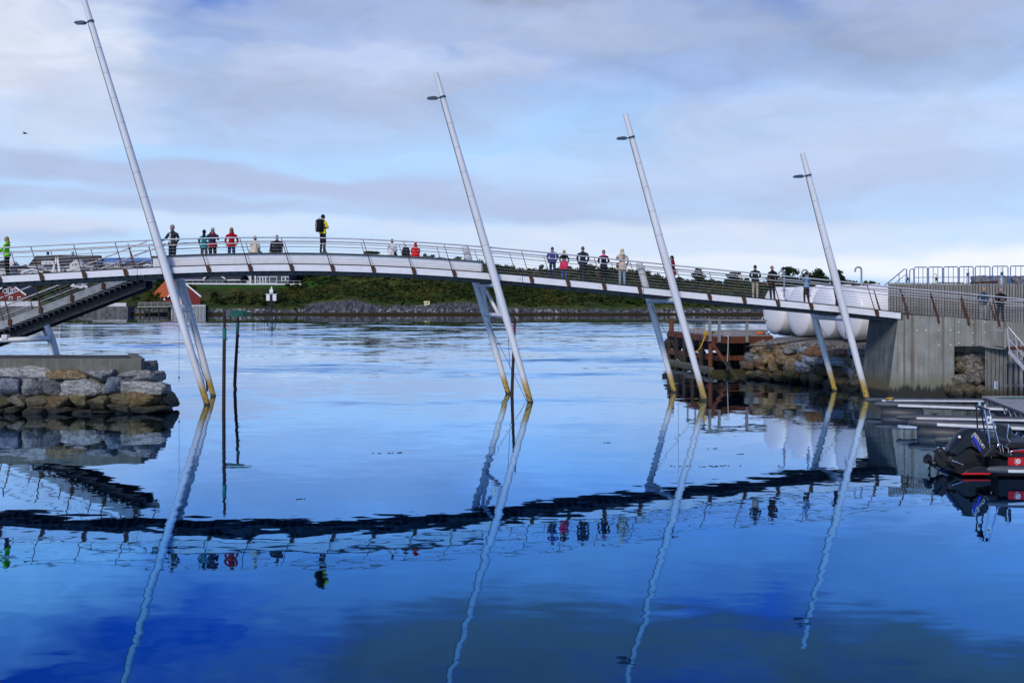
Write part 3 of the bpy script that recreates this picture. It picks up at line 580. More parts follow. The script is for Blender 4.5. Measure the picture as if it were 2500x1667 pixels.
for i in (2, 3):   # short saddle plates on the cross tube
    at, bt_, tz = legpt[i]; z = PZ(734 if i == 2 else 777, MASTD[i]['d']); a, b = at(z), bt_(z)
    for k in (.2, .45, .7): MB().box(a.lerp(b, k)+Vector((0, 0, .2)), (.16, .25, .22)).build('saddle_plate', MIDSTEEL, br)
# railings
post_px = [-100, -3, 100, 204, 305, 407, 507, 609, 710, 810, 909.6, 1008.5, 1107, 1205, 1295.6, 1385, 1473, 1560, 1645, 1730, 1814.6, 1896.7, 1978, 2058, 2138]
LEAN = -.40
pmb = MB(); pmb.add([(-.02, -.012, -.20), (.02, -.012, -.20), (LEAN+.013, -.012, 1.12), (LEAN-.013, -.012, 1.12), (-.02, .012, -.20), (.02, .012, -.20), (LEAN+.013, .012, 1.12), (LEAN-.013, .012, 1.12)],
    [(0, 1, 2, 3), (7, 6, 5, 4), (0, 4, 5, 1), (1, 5, 6, 2), (2, 6, 7, 3), (3, 7, 4, 0)]); PME = mesh_of(pmb, RUST)
hx_ = [(-.075, .13), (.02, .15), (.075, .07), (.095, -.12), (.0, -.15), (-.07, -.08)]
BME = mesh_of(MB().prism([(a, 0, b) for a, b in hx_], (0, .03, 0)), RUST)
for px in post_px:
    x = fx(px); z = dz(x); p = BP(x, -.035, 0)
    o = shared('railing_post', PME, br, p); bo = bpy.data.objects.new('bracket', BME); COL.objects.link(bo); bo.parent = o; bo.location = (0.04, -.03, -.13)
    xb = x-.25; p = BP(xb, DW+.035, 0); shared('railing_post', PME, br, p)
def rail(t, h, r, name, m, x0=XL, x1=fx(2620), sag=0): 
    xs_ = np.linspace(x0, x1, 70); lean = LEAN*h/1.12
    return MB().tube([BPE(x, t, h)+Vector((lean, 0, 0)) for x in xs_], r, 7).build(name, m, br)
_apx = [(2200, 765), (2334, 774.7), (2441, 785), (2560, 797)]
_ax = [fx(p) for p, _ in _apx]; _az = [PZ(y_, yf(x_)) for (p, y_), x_ in zip(_apx, _ax)]
def apz(x): return float(np.interp(x, _ax, _az))
def hz_(x): return dz(x) if x < XR-1.5 else (apz(x) if x > XR+.2 else dz(XR-1.5)+(apz(XR+.2)-dz(XR-1.5))*(x-XR+1.5)/1.7)
def BPE(x, t, h): b = Vector((x, yf(x), 0))+EN*t; return Vector((b.x, b.y, hz_(x)+h))
for t in (-.035, DW+.035):
    rail(t, 1.13, .031, 'handrail', GALV); rail(t, .89, .02, 'mid_rail', GALV)
    for h in (.76, .63, .50, .37, .24, .11): rail(t, h, .0036, 'wire', ALU)
# bench box along the crown of the deck
XB0, XB1 = fx(371), fx(1176); xb_ = list(np.linspace(XB0, XB1, 60))
for k in range(5): strip('cladding_board', .24, .27, .055+k*.078, .055+k*.078+.0745, WHITEP, xb_)
strip('bench_core', .275, 1.3, .04, .44, DKSTEEL, xb_)
for x in (XB0-.02, XB1+.02): MB().prism([BP(x, .25, .05), BP(x, 1.3, .05), BP(x, 1.3, .44), BP(x, .25, .44)], EA*.02).build('end_board', WHITEP, br)
xt_ = list(np.linspace(XB0-.1, XB1+.1, 60))
for k in range(4): strip('bench_plank', .18+k*.3, .18+k*.3+.285, .45, .50, PLANK, xt_)
# ropes on the bridge legs
def rope(pts, r=.011, m=ROPE_D, parent=None, name='rope'): return MB().tube(pts, r, 5).build(name, m, parent or br)
rope([P(1191, 786, 46.4), P(1248, 899, 45), P(1286, 980, 43.3)]); rope([P(1240, 812, 43.6), P(1245, 900, 44.6)]); rope([P(1248, 899, 44.9), P(1249, 962, 44.9)], .007)
rope([P(1591, 747, 47), P(1632, 825, 46.4), P(1730, 966, 44.4)]); rope([P(1656, 779, 45.2), P(1656, 966, 45.2)], .008)
rope([P(1997, 787, 47.6), P(2021, 825, 47), P(2097, 948, 45.6)]); rope([P(2067, 795, 45), P(2063, 824, 45)], .012)
rope([P(437, 780, 43.5), P(437, 920, 43.5), P(437.5, 934, 43.5)], .007); MB().tube([P(437, 919, 43.5), P(437, 924, 43.5)], .03, 6).build('rope_knot', ROPE_D, br)
rope([P(465, 778, 45), P(488, 880, 44.6), P(502, 952, 43)], .012); rope([P(470, 848, 42.8), P(497, 915, 44), P(508, 945, 45)], .014); MB().tube([P(504, 930, 44.5), P(506, 955, 44.5)], [.03, .05], 6).build('rope_tassel', ROPE_D, br)
# ================================================================ staircase behind the bridge
st = thing('staircase', 'grey steel staircase descending left behind the footbridge', 'staircase', P(-40, 800, 47))
SA, SB = P(340, 655, 46.3), P(-120, 832, 47.3)       # top and foot of the near stringer (upper edge)
sdv = (SB-SA); 
def SP(k, t, h): p = SA+sdv*k; n = Vector((-sdv.y, sdv.x, 0)).normalized(); n = n if n.y > 0 else -n; return p+n*t+Vector((0, 0, h))
SWD = 1.9
for t in (0, SWD): 
    b = MB(); b.prism([SP(0, t, -.36), SP(1, t, -.36), SP(1, t, 0), SP(0, t, 0)], SP(0, t+.08, 0)-SP(0, t, 0)); b.build('stringer', mat('stair_steel', (.27, .295, .31), .55, .1, .2, 4) if t == 0 else MIDSTEEL, st)
for k in range(34):
    kk = (k+.5)/34; a, b_ = SP(kk, .1, -.34), SP(kk, SWD-.02, -.34); MB().box((a+b_)/2, (.34, SWD-.14, .05)).build('tread', DKSTEEL, st)
    MB().box((a+b_)/2+Vector((.16, 0, -.09)), (.02, SWD-.16, .16)).build('riser', MIDSTEEL, st)
b = MB(); b.prism([SP(0, .5, -.9), SP(1, .5, -.9), SP(1, .5, -.46), SP(0, .5, -.46)], (0, .14, 0)); b.build('carriage_beam', DKSTEEL, st)
b = MB(); b.prism([SP(0, 1.3, -.9), SP(1, 1.3, -.9), SP(1, 1.3, -.46), SP(0, 1.3, -.46)], (0, .14, 0)); b.build('carriage_beam', DKSTEEL, st)
for t in (-.03, SWD+.1):
    for h, r in ((1.08, .03), (.66, .017)): MB().tube([SP(-.04, t, h), SP(1, t, h)], r, 8).build('handrail' if r > .02 else 'mid_rail', GALV, st)
    for h in (.5, .34, .18): MB().tube([SP(0, t, h), SP(1, t, h)], .006, 4).build('wire', ALU, st)
    for k in range(7):
        kk = .02+k*.165; a = SP(kk, t, -.1); b = MB().bar(a, a+Vector((-.32, 0, 1.15+.12)), .022, .05); o = b.build('railing_post', RUST, st)
        if t < 0: MB().box(a+Vector((.0, -.03, -.1)), (.15, .04, .3)).build('bracket', RUST, o)
sx = P(105, 829, 46.2); MB().tube([P(-60, 833, 46.4), P(124, 826, 46.4)], .12, 12).build('cross_tube', TR, st); MB().tube([P(114, 795, 46.6), P(128, 826, 46.6), P(150, 905, 46.6)], .13, 12).build('leg', TR, st)
MB().tube([P(105, 795, 48.3), P(123, 835, 48.3), P(150, 905, 48.3)], .12, 12).build('leg', TR, st); MB().box(P(14, 822, 46.4), (.25, .3, .2)).build('saddle_plate', TR, st)
# ================================================================ stones
def stone_mesh(w, h, dp, seed, rough=.13):
    b = bmesh.new(); bmesh.ops.create_cube(b, size=1); bmesh.ops.subdivide_edges(b, edges=b.edges[:], cuts=5, use_grid_fill=True)
    rr = random.Random(seed); cx = [Vector((rr.uniform(-.5, .5), rr.uniform(-.5, .5), rr.uniform(-.5, .5))).normalized() for _ in range(7)]; off = [rr.uniform(.38, .54) for _ in range(7)]
    for v in b.verts:
        c = v.co; s = 1/( (abs(2*c.x)**8+abs(2*c.y)**8+abs(2*c.z)**8)**.125 ); p = c*(.45+.55*s)
        for n, o in zip(cx, off):      # chip flat facets off the block
            k = p.dot(n)-o
            if k > 0: p -= n*k*.9
        p = Vector((p.x*w, p.y*dp, p.z*h)); nz = mnoise.noise(p*3.3+Vector((seed*7.1, 0, 0))); nz2 = mnoise.noise(p*9+Vector((0, seed*3.3, 0)))
        v.co = p*(1+rough*nz+.06*nz2)+Vector((0, .05*mnoise.noise(p*5+Vector((seed, 0, 0))), .03*mnoise.noise(p*6+Vector((0, 0, seed)))))
    me = bpy.data.meshes.new('stone'); b.to_mesh(me); b.free(); me.materials.append(STONE)
    return me
def stone(parent, px0, px1, py0, py1, d, col, seed, dp=.7, grow=1.13, smooth=False):
    a, b = P(px0, py1, d), P(px1, py0, d); w, h = (b.x-a.x)*grow, (b.z-a.z)*grow
    me = stone_mesh(w, h, dp, seed); o = shared('stone', me, parent, ((a.x+b.x)/2, d+dp*.3, (a.z+b.z)/2), (random.uniform(-.08, .08), random.uniform(-.05, .05), random.uniform(-.12, .12)))
    o.color = (*col, 1); return o
CG, CL, CBL, CD, CBR, COL_, CRU, CTN, CWB, CRB = (.20, .21, .215), (.33, .335, .32), (.12, .15, .20), (.085, .095, .105), (.22, .145, .055), (.10, .085, .035), (.20, .10, .028), (.23, .17, .09), (.33, .38, .44), (.17, .068, .03)
# ---------------------------------------------------------------- left quay
QD = 39.3
qy = thing('stone_quay', 'short stone quay with concrete kerb in left foreground', 'quay', (PX(150, QD), QD+1.5, 0))
zt, zb = PZ(876, QD), PZ(905, QD)-.1; xe = PX(345, QD)
m = MB(); m.prism([(-30, QD, zb-.3), (xe, QD, zb-.3), (xe, QD, zt), (-30, QD, zt)], (0, .38, 0)); m.build('kerb_wall', OLDC, qy, bevel=.02)
ye = 42.9; xk = PX(336, ye); m = MB(); m.prism([(xe-.42, QD+.383, zb), (xe-.003, QD+.383, zb), (xk, ye, zb), (xk-.42, ye, zb)], (0, 0, zt-zb-.002)); m.build('kerb_wall', OLDC, qy, bevel=.02)
def f_asph(q, pos, b):
    n = q.noise(pos, 9, 5, .7); n2 = q.noise(pos, .8, 3, .6); return q.mix(q.ss(n, .35, .7), q.mix(q.ss(n2, .4, .6), (.016, .017, .018), (.032, .033, .034)), (.075, .078, .078))
ASPH = mat('worn_asphalt', rough=.9, fn=f_asph, bump=.2); FILL = mat('dark_fill', (.012, .012, .011), .95)
MB().prism([(-30, QD+.385, .3), (xe-.423, QD+.385, .3), (xk-.423, ye, .3), (-30, ye, .3)], (0, 0, zt-.06-.3)).build('quay_surface', ASPH, qy)
m = MB(); m.prism([(-30, QD+.45, -.6), (xe+.1, QD+.45, -.6), (xk+.1, ye, -.6), (-30, ye, -.6)], (0, 0, zb+.58)); m.build('rubble_core', FILL, qy)
QS = [(-60, 50, 290, 420, CG), (20, 620, 292, 450, CL), (628, 1088, 340, 440, CBR), (1090, 1460, 330, 442, CG), (1545, 1900, 340, 440, CG), (1790, 1930, 240, 400, CD), (-90, 225, 430, 645, CBL), (240, 500, 455, 655, CG), (505, 822, 435, 668, CD), (825, 1325, 443, 672, CL),
      (1340, 1545, 425, 622, CBL), (1560, 2065, 468, 635, CL), (1710, 1980, 376, 484, CG), (1555, 1712, 425, 485, CD), (-60, 115, 690, 830, COL_), (120, 322, 655, 805, CG), (360, 622, 665, 805, (.14, .13, .11)), (632, 902, 668, 815, CRU), (918, 1118, 662, 828, (.17, .13, .05)),
      (1132, 1408, 668, 855, (.16, .135, .075)), (1408, 1655, 618, 780, (.15, .13, .09)), (1700, 1988, 608, 800, (.21, .115, .022)), (1990, 2170, 630, 810, CD), (80, 300, 800, 880, COL_), (315, 665, 790, 895, (.16, .11, .02)), (660, 940, 812, 890, COL_), (930, 1160, 830, 890, CD), (1150, 1420, 850, 900, COL_),
      (1410, 1720, 775, 890, CD), (1720, 2110, 792, 890, COL_), (-80, 80, 820, 890, CD)]
for i, (a, b, c, d_, col) in enumerate(QS):
    py0, py1 = 840+c/5.227, 840+d_/5.227; dd = QD-.10-.25*max(0, (py0+py1)/2-905)/95+(.7 if a > 1780 else 0)
    stone(qy, a/5.227, b/5.227, py0, py1, dd, col, i+1, dp=1.0 if a < 1700 else 1.3)
for i in range(9):   # flank of the quay end, turning the corner
    k = .25+.36*(i % 3); yy = QD+(ye-QD)*k; me = stone_mesh(.8, .55, 1.15, 60+i); o = shared('stone', me, qy, (xe+(xk-xe)*k-.10+.22*(2-i//3), yy, .25+.55*(i//3)), (0, 0, .4+random.uniform(-.2, .2))); o.color = (*random.choice([CG, CD, COL_]), 1)
# ---------------------------------------------------------------- right bank
rv = thing('stone_revetment', 'stone revetment of brown and grey blocks below the white tanks', 'revetment', (PX(1960, 51), 51, 0))
def rvd(px): return float(np.interp(px, [1790, 1815, 2090, 2140], [56, 55, 48.4, 47.6]))
RS = [(1040, 1165, 388, 442, CTN), (1165, 1212, 395, 442, CD), (1212, 1278, 398, 442, CRU), (1278, 1335, 405, 445, CTN), (1005, 1088, 438, 478, CBR), (1088, 1228, 442, 498, CBR), (1225, 1322, 443, 508, CTN), (1322, 1465, 415, 478, CG), (1462, 1530, 422, 482, CWB), (1522, 1690, 415, 505, CRU), (1715, 1832, 443, 522, CTN), (1832, 1965, 448, 505, CRB), (1955, 2085, 440, 505, CG),
      (950, 1112, 483, 558, CG), (1108, 1252, 488, 572, CBR), (1250, 1455, 483, 582, (.17, .11, .04)), (1452, 1532, 478, 552, CBR), (1518, 1662, 498, 592, CWB), (1625, 1712, 530, 598, CG), (1700, 1758, 520, 600, CD), (1752, 1912, 518, 608, CWB), (1912, 1992, 503, 602, COL_), (1965, 2015, 538, 612, CL), (2005, 2085, 500, 582, CG),
      (918, 1058, 562, 640, (.10, .065, .035)), (1052, 1168, 548, 642, CRB), (1168, 1315, 580, 642, (.15, .085, .04)), (1312, 1455, 528, 648, CTN), (1448, 1592, 556, 664, CWB), (1588, 1765, 592, 692, (.075, .045, .03)), (1765, 1898, 616, 694, CRB), (1895, 1948, 612, 692, CD), (1940, 2032, 612, 724, CL), (2030, 2085, 585, 700, CG),
      (950, 1042, 643, 712, (.13, .11, .03)), (1040, 1165, 645, 735, CD), (1162, 1225, 652, 742, COL_), (1222, 1345, 652, 755, (.09, .06, .035)), (1340, 1485, 638, 765, (.15, .105, .025)), (1480, 1575, 665, 780, COL_), (1570, 1712, 678, 805, (.16, .125, .06)), (1708, 1832, 725, 840, CD), (1808, 1958, 706, 838, (.12, .10, .07)), (1952, 2035, 730, 808, CG), (1935, 2045, 806, 885, CD), (2030, 2090, 690, 800, CD), (900, 990, 700, 770, CD)]
for i, (a, b, c, d_, col) in enumerate(RS):
    px0, px1, py0, py1 = 1580+a/3.92, 1580+b/3.92, 740+c/3.92, 740+d_/3.92; pm_ = (px0+px1)/2
    stone(rv, px0, px1, py0, py1, rvd(pm_)+.10*(930-(py0+py1)/2)/12-.2, col, 100+i, dp=.95, grow=1.10)
m = MB(); A, B_ = Vector((PX(1812, 55.3), 55.3, 0)), Vector((PX(2130, 47.9), 47.9, 0)); Nn = Vector((.55, .83, 0))
m.add([A+Vector((.4, .3, -.6)), B_+Vector((.3, .3, -.6)), B_+Nn*1.5+Vector((0, 0, 1.75)), A+Nn*1.6+Vector((0, 0, 1.7)), A+Nn*5+Vector((0, 0, -.6)), B_+Nn*5+Vector((0, 0, -.6)), B_+Nn*5+Vector((0, 0, 1.75)), A+Nn*5+Vector((0, 0, 1.7))],
    [(0, 1, 2, 3), (4, 7, 6, 5), (0, 4, 5, 1), (3, 2, 6, 7), (0, 3, 7, 4), (1, 5, 6, 2)]); m.build('rubble_core', FILL, rv)
# gravel bank
def f_grav(q, pos, b):
    n = q.noise(pos, 16, 4, .7); return q.mix(q.ss(n, .35, .68), (.05, .05, .048), (.24, .235, .22))
gx0 = PX(1806, 56.5); gv = []; NGX, NGY = 40, 14
for j in range(NGY+1):
    for i in range(NGX+1):
        k = i/NGX; e = A.lerp(B_, k)+Nn*1.15; p = e+Nn*(j*14/NGY); z = 1.66+.42*min(1, j*14/NGY/2.6)+.05*mnoise.noise(p*1.3)-.5*max(0, .06-k)*12
        gv.append((p.x, p.y, z))
gm = MB(); gm.add(gv, [(j*(NGX+1)+i, j*(NGX+1)+i+1, (j+1)*(NGX+1)+i+1, (j+1)*(NGX+1)+i) for j in range(NGY) for i in range(NGX)], 0, True); tag(gm.build('gravel_bank', mat('gravel', rough=.95, fn=f_grav, bump=.8, bscale=30)), kind='structure')
m = MB()
for i in range(420):
    k = random.random(); p = A.lerp(B_, k)+Nn*random.uniform(1.0, 2.6); r = random.uniform(.03, .09); m.ball((p.x, p.y, 1.72+.16*max(0, (p-A.lerp(B_, k)).length-1.1)), (r*1.3, r, r*.8), 5, 3)
tag(m.build('loose_gravel', mat('gravel_stone', (.2, .195, .18), .9, var=.5, vscale=9)), 'loose grey gravel along the top of the stone revetment', 'gravel', kind='stuff')
# ---------------------------------------------------------------- white tanks
def f_tank(q, pos, b):
    n = q.noise(pos, .7, 4, .6); return q.mix(q.ss(n, .3, .7), (.80, .80, .80), (.86, .86, .86))
TANK = mat('tank_paint', rough=.35, fn=f_tank); AX = Vector((.98, .2, 0)).normalized(); TP = Vector((-.2, .98, 0)).normalized(); TRR, ZB_ = 1.43, 2.12
TPOS = [(1891, 61.9), (1951, 58.9), (2014, 56.0), (2073, 53.2)]
lbl = ['white horizontal storage tank, leftmost and farthest of the four', 'second white storage tank from the wooden jetty', 'third white storage tank, behind the back bridge leg', 'nearest white storage tank, beside the concrete abutment']
for i, (px, d) in enumerate(TPOS):
    c = Vector((PX(px, d), d, ZB_+TRR)); t = thing('storage_tank', lbl[i], 'tank', (c.x, c.y, ZB_-.1), 'white tanks on the gravel bank')
    def ring(s, r, n=40): return [c+AX*s+TP*(r*math.cos(2*math.pi*k/n))+Vector((0, 0, r*math.sin(2*math.pi*k/n))) for k in range(n)]
    m = MB(); m.loft([ring(-.30, .04), ring(-.29, .5), ring(-.25, .85), ring(-.17, 1.2), ring(-.08, 1.37), ring(0, TRR), ring(2.0, TRR), ring(2.02, TRR+.008), ring(2.06, TRR+.008), ring(2.08, TRR), ring(8.5, TRR), ring(8.7, 1.0)]); m.build('shell', TANK, t)
    for s in (.8, 7): MB().prism([c+AX*s+TP*a+Vector((0, 0, b)) for a, b in ((-1.1, -1.52), (1.1, -1.52), (.9, -1.18), (-.9, -1.18))], AX*.25).build('saddle', CONC, t)
    MB().tube([c+AX*3+Vector((0, 0, TRR-.05)), c+AX*3+Vector((0, 0, TRR+.12))], .28, 14).build('manhole', TANK, t)
VM = mat('vent_pipe', (.25, .30, .34), .45, .4)
for px, y0, y1, d, lb in [(1914.5, 662, 706, 60, 'left goose-neck vent pipe above the white tanks'), (1972, 659, 706, 57.5, 'goose-neck vent pipe behind the head of the man in denim'), (2103, 652, 706, 53.5, 'tall goose-neck vent pipe right of the rightmost mast')]:
    b0, t0 = P(px, y1, d), P(px, y0, d); t = thing('vent_pipe', lb, 'pipe', b0, 'vent pipes of the tanks'); r = .16
    pts = [b0-Vector((0, 0, .5)), t0-Vector((0, 0, r))]+[Vector((t0.x-r+r*math.cos(a), d, t0.z-r+r*math.sin(a))) for a in np.linspace(.2, math.pi, 8)]+[Vector((t0.x-2*r, d, t0.z-r-.1))]
    MB().tube(pts, .048, 9).build('pipe', VM, t); MB().tube([b0-Vector((0, 0, .1)), b0], .11, 10).build('flange', VM, t)
rope([P(1945, 824, 54), P(1990, 832, 52.5), P(1880, 848, 53.5), P(1840, 842, 54.5)], .03, ROPE_D, None, 'hose') if False else None
hs = MB().tube([P(1820, 846, 54.2), P(1880, 843, 53.4), P(1925, 836, 53.2), P(1975, 828, 52.6), P(2080, 829, 51.2)], .035, 7).build('hose', RUBBER, None); tag(hs, 'black hose lying on the gravel below the tanks', 'hose')
# ---------------------------------------------------------------- concrete abutment
ab = thing('bridge_abutment', 'streaked concrete bridge abutment with sloping wing wall at right', 'abutment', (19, 46, 0)); AD = 45.1
fl_t, fl_b, bl_t, bl_b = P(2194, 768, AD), P(2163, 974, AD), P(2122, 778, 47.3), P(2094, 962, 47.3); fr_t, fr_b = P(2330, 774.5, AD), P(2330, 985, AD)
fl_b.z = bl_b.z = fr_b.z = -.6
back = Vector((0, 3.2, 0))
m = MB(); m.add([fl_b, fr_b, fr_t, fl_t, bl_b, bl_t, fr_b+back, fr_t+back, bl_t+Vector((.6, 1.2, 0)), bl_b+Vector((.6, 1.2, 0))], [(0, 1, 2, 3), (4, 0, 3, 5), (1, 6, 7, 2), (9, 4, 5, 8), (6, 9, 8, 7), (3, 2, 7, 8, 5)]); m.mi[1] = 1; m.build('pier_wall', [CONC, SHADE_STAIN], ab)
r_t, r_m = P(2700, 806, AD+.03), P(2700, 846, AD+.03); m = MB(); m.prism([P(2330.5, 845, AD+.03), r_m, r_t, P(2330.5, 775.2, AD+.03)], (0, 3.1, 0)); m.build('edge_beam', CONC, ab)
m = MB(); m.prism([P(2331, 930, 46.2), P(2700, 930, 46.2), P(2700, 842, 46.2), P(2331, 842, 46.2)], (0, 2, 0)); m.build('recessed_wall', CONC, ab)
dkp = []
for x in np.linspace(XR-.05, fx(2700), 14): dkp.append((x, apz(x)+.012))
m = MB(); m.loft([[BPE(x, .05, 0)+Vector((0, 0, .012)), BPE(x, 4.6, 0)+Vector((0, 0, .012)), BPE(x, 4.6, 0)-Vector((0, 0, .3)), BPE(x, .05, 0)-Vector((0, 0, .3))] for x in np.linspace(XR-.05, fx(2700), 16)], smooth=False); m.build('walkway', ASPH, ab)
DOT = mat('tie_plug', (.62, .62, .58), .8)
for (px, py) in [(2239, 806), (2261, 806), (2292, 806), (2321, 806), (2341, 786), (2375, 786.5), (2405, 786.5), (2341, 812), (2375, 813), (2405, 812), (2341, 837.5), (2375, 837), (2292, 842), (2321, 842), (2126, 856), (2142, 855), (2160, 857), (2145, 893), (2136, 897), (2155, 899)]:
    d = AD-.004 if px > 2190 else 45.1+(2194-px)/72*2.2*.93
    if px > 2190: MB().tube([P(px, py, d+.03), P(px, py, d-.012)], .03, 8).build('tie_plug', DOT, ab)
ANG = [(2217, 770, 2197, 703), (2292, 781, 2272, 714), (2366, 786, 2347, 722), (2441, 793, 2424, 728), (2520, 803, 2500, 738)]
for px, py, tx_, ty_ in ANG:     # tapered weathering-steel posts, both sides of the approach
    for s, dd in ((1, AD-.02), (0, AD+3.0)):
        a, t_ = P(px, py, AD-.02), P(tx_, ty_, AD-.02); of = Vector((-.1 if not s else 0, dd-(AD-.02), 0))
        m = MB(); m.prism([a+Vector((-.05, 0, -.14))+of, a+Vector((.05, 0, -.16))+of, a+Vector((.02, 0, .1))+of, t_+Vector((.02, 0, 0))+of, t_+Vector((-.015, 0, 0))+of, a+Vector((-.10, 0, .2))+of], (0, .035, 0)); m.build('railing_post', RUST, ab)
# rocks below the abutment
rk = thing('shore_rocks', 'rough dark rock outcrop wedged under the abutment recess', 'rocks', P(2370, 965, 44.6))
for i in range(26):
    px = random.uniform(2305, 2420); k = random.random(); py = 968-k*95*(1 if px > 2335 else .45); s_ = random.uniform(.35, .62)
    me = stone_mesh(s_*1.4, s_, s_, 300+i, .3); c = P(px, py, 44.7+1.3*k); o = shared('rock', me, rk, c, (random.uniform(-.5, .5), random.uniform(-.5, .5), random.uniform(0, 3))); o.color = (*random.choice([(.10, .095, .08), (.07, .065, .055), (.14, .135, .12), (.09, .075, .03)]), 1)
m = MB(); m.prism([P(2316, 985, 45.9), P(2425, 985, 45.9), P(2425, 880, 45.9), P(2335, 885, 45.9)], (0, .5, 0)); m.build('rock_mass', FILL, rk)
# timber landing, piles and gangway at the right edge
tl = thing('timber_landing', 'weathered timber landing on piles beside the abutment, right edge', 'landing', P(2450, 960, 44.3))
bmesh_board = mesh_of(MB().box((0, 0, 0), (.042, .035, 2.35)), WOODGREY)
for k in range(11): a = P(2407+k*3.55, 905, 44.35); shared('board', bmesh_board, tl, (a.x, a.y-.02*(k % 2)-k*.05, 1.02-.004*k), (0, 0, random.uniform(-.15, .15)))
for px in (2466, 2479, 2492, 2506): MB().box(P(px, 905, 44.5), (.13, .13, 2.6)).build('pile', WOODGREY, tl)
MB().bar(P(2449, 883.5, 44.55), P(2530, 883.5, 44.55), .08, .1).build('brace', WOODGREY, tl); MB().bar(P(2449, 941, 44.55), P(2530, 941, 44.55), .08, .1).build('brace', WOODGREY, tl)
m = MB(); m.prism([P(2404, 845, 44.2), P(2456, 850.5, 43.4), P(2456, 853.5, 43.4), P(2404, 848, 44.2)], (.2, 1.0, 0)); m.build('platform', WOODGREY, tl)
MB().bar(P(2456, 850, 43.5), P(2560, 850, 43.5), .3, .12).build('deck_beam', WOODRED, tl); MB().prism([P(2448, 990, 45.6), P(2640, 990, 45.6), P(2640, 852, 45.6), P(2448, 852, 45.6)], (0, .4, 0)).build('back_boarding', WOODDARK, tl)
for k in range(7): MB().box(P(2434+k*2.6, 826, 44.1-k*.09), (.03, .03, .62)).build('baluster', WOODGREY, tl)
MB().bar(P(2432, 799, 44.1), P(2456, 803, 43.4), .06, .08).build('rail', WOODGREY, tl); MB().bar(P(2432, 842, 44.1), P(2456, 846, 43.4), .05, .07).build('rail', WOODGREY, tl); MB().bar(P(2453, 802, 43.4), P(2453, 849, 43.4), .08, .08).build('post', WOODGREY, tl)
gw = thing('gangway', 'sloping aluminium gangway with tubular railing at right edge', 'gangway', P(2520, 900, 43))
for yy in (43.2, 42.0):
    k = 43.2-yy
    MB().tube([P(2458, 805, yy), P(2462, 799, yy), P(2560, 912, yy-1.5)], .028, 8).build('handrail', ALU, gw); MB().tube([P(2459, 803, yy), P(2465, 858, yy)], .026, 8).build('post', ALU, gw)
    MB().tube([P(2463, 828, yy), P(2556, 930, yy-1.5)], .018, 6).build('mid_rail', ALU, gw); MB().tube([P(2479, 820, yy-.3), P(2487, 884, yy-.3)], .018, 6).build('post', ALU, gw); MB().tube([P(2487, 884, yy-.3), P(2506, 850, yy-.6)], .016, 6).build('brace', ALU, gw)
    MB().bar(P(2464, 858, yy), P(2560, 965, yy-1.5), .05, .14).build('side_beam', ALU, gw)
for k in range(9): a = P(2466+k*11, 856+k*12.2, 43.2-k*.16); MB().box(a+Vector((.0, -.6, 0)), (.15, 1.2, .03)).build('tread', ALU, gw)
# ---------------------------------------------------------------- slatted fence, quay deck and blue railings behind
fe = thing('slat_fence', 'tall grey vertical slat fence behind the bridge approach', 'fence', P(2330, 790, 49.2)); FD = 49.2
def ftop(px): return 690+(px-2170)*.011
slme = mesh_of(MB().box((0, 0, .95), (.05, .03, 1.9)), WOODGREY)
for k in range(150):
    px = 2170+k*3.45; c = P(px, ftop(px), FD); o = shared('slat', slme, fe, (c.x, FD+(.05 if k % 2 else 0), c.z-1.9+random.uniform(-.02, .02)))
for py in (700, 733, 768): MB().bar(P(2168, py, FD+.12), P(2690, py+6, FD+.12), .05, .11).build('rail', WOODDARK, fe)
MB().prism([P(2172, 800, FD+.6), P(2690, 800, FD+.6), P(2690, 700, FD+.6), P(2172, 694, FD+.6)], (0, .05, 0)).build('back_boarding', WOODDARK, fe)
qd = MB().box(((PX(2200, 56)+6+4), 60.5, 2.4), (26-8+6, 9, 5.0)).build('ferry_quay', CONC); qd.location.x = PX(2195, 56)+12; tag(qd, kind='structure'); 
BLUE = mat('blue_rail_paint', (.05, .12, .30), .5, 0, .2, 6)
RD = 56.5
def bl_panel(px0, px1, k):
    y0 = 653-(px0-2200)*.012; y1 = 691; a, b = P(px0, y1, RD), P(px1, y0-.2, RD); r = .05; yv = RD
    t = thing('blue_railing', ['leftmost', 'second', 'third', 'fourth', 'fifth', 'sixth', 'seventh', 'eighth'][k]+' blue tubular railing panel above the slat fence, counting from left', 'railing', ((a.x+b.x)/2, yv, 4.9), 'blue railing panels on the quay')
    pts = [(a.x, yv, 4.85), (a.x, yv, b.z-r), (a.x+r, yv, b.z), (b.x-r, yv, b.z), (b.x, yv, b.z-r), (b.x, yv, 4.85)]
    MB().tube(pts, .028, 7).build('frame', BLUE, t); zm = (4.9+b.z)/2
    MB().tube([(a.x, yv, zm), (b.x, yv, zm)], .02, 6).build('mid_rail', BLUE, t)
    for j in (1, 2): xx = a.x+(b.x-a.x)*j/3; MB().tube([(xx, yv, 4.9), (xx, yv, b.z)], .018, 6).build('upright', BLUE, t)
for k, (p0, p1) in enumerate([(2232, 2264), (2267, 2301), (2304, 2339), (2342, 2376), (2381, 2417), (2423, 2461), (2467, 2505), (2511, 2550)]): bl_panel(p0, p1, k)
hd = thing('blue_stair_railing', 'blue sloping stair handrail left of the blue railing panels', 'railing', P(2190, 690, RD))
MB().tube([P(2160, 697, RD), P(2208, 657, RD), P(2213, 657, RD), P(2214, 695, RD)], .03, 7).build('handrail', BLUE, hd); MB().tube([P(2180, 696, RD), P(2210, 671, RD), P(2212, 695, RD)], .022, 6).build('mid_rail', BLUE, hd)
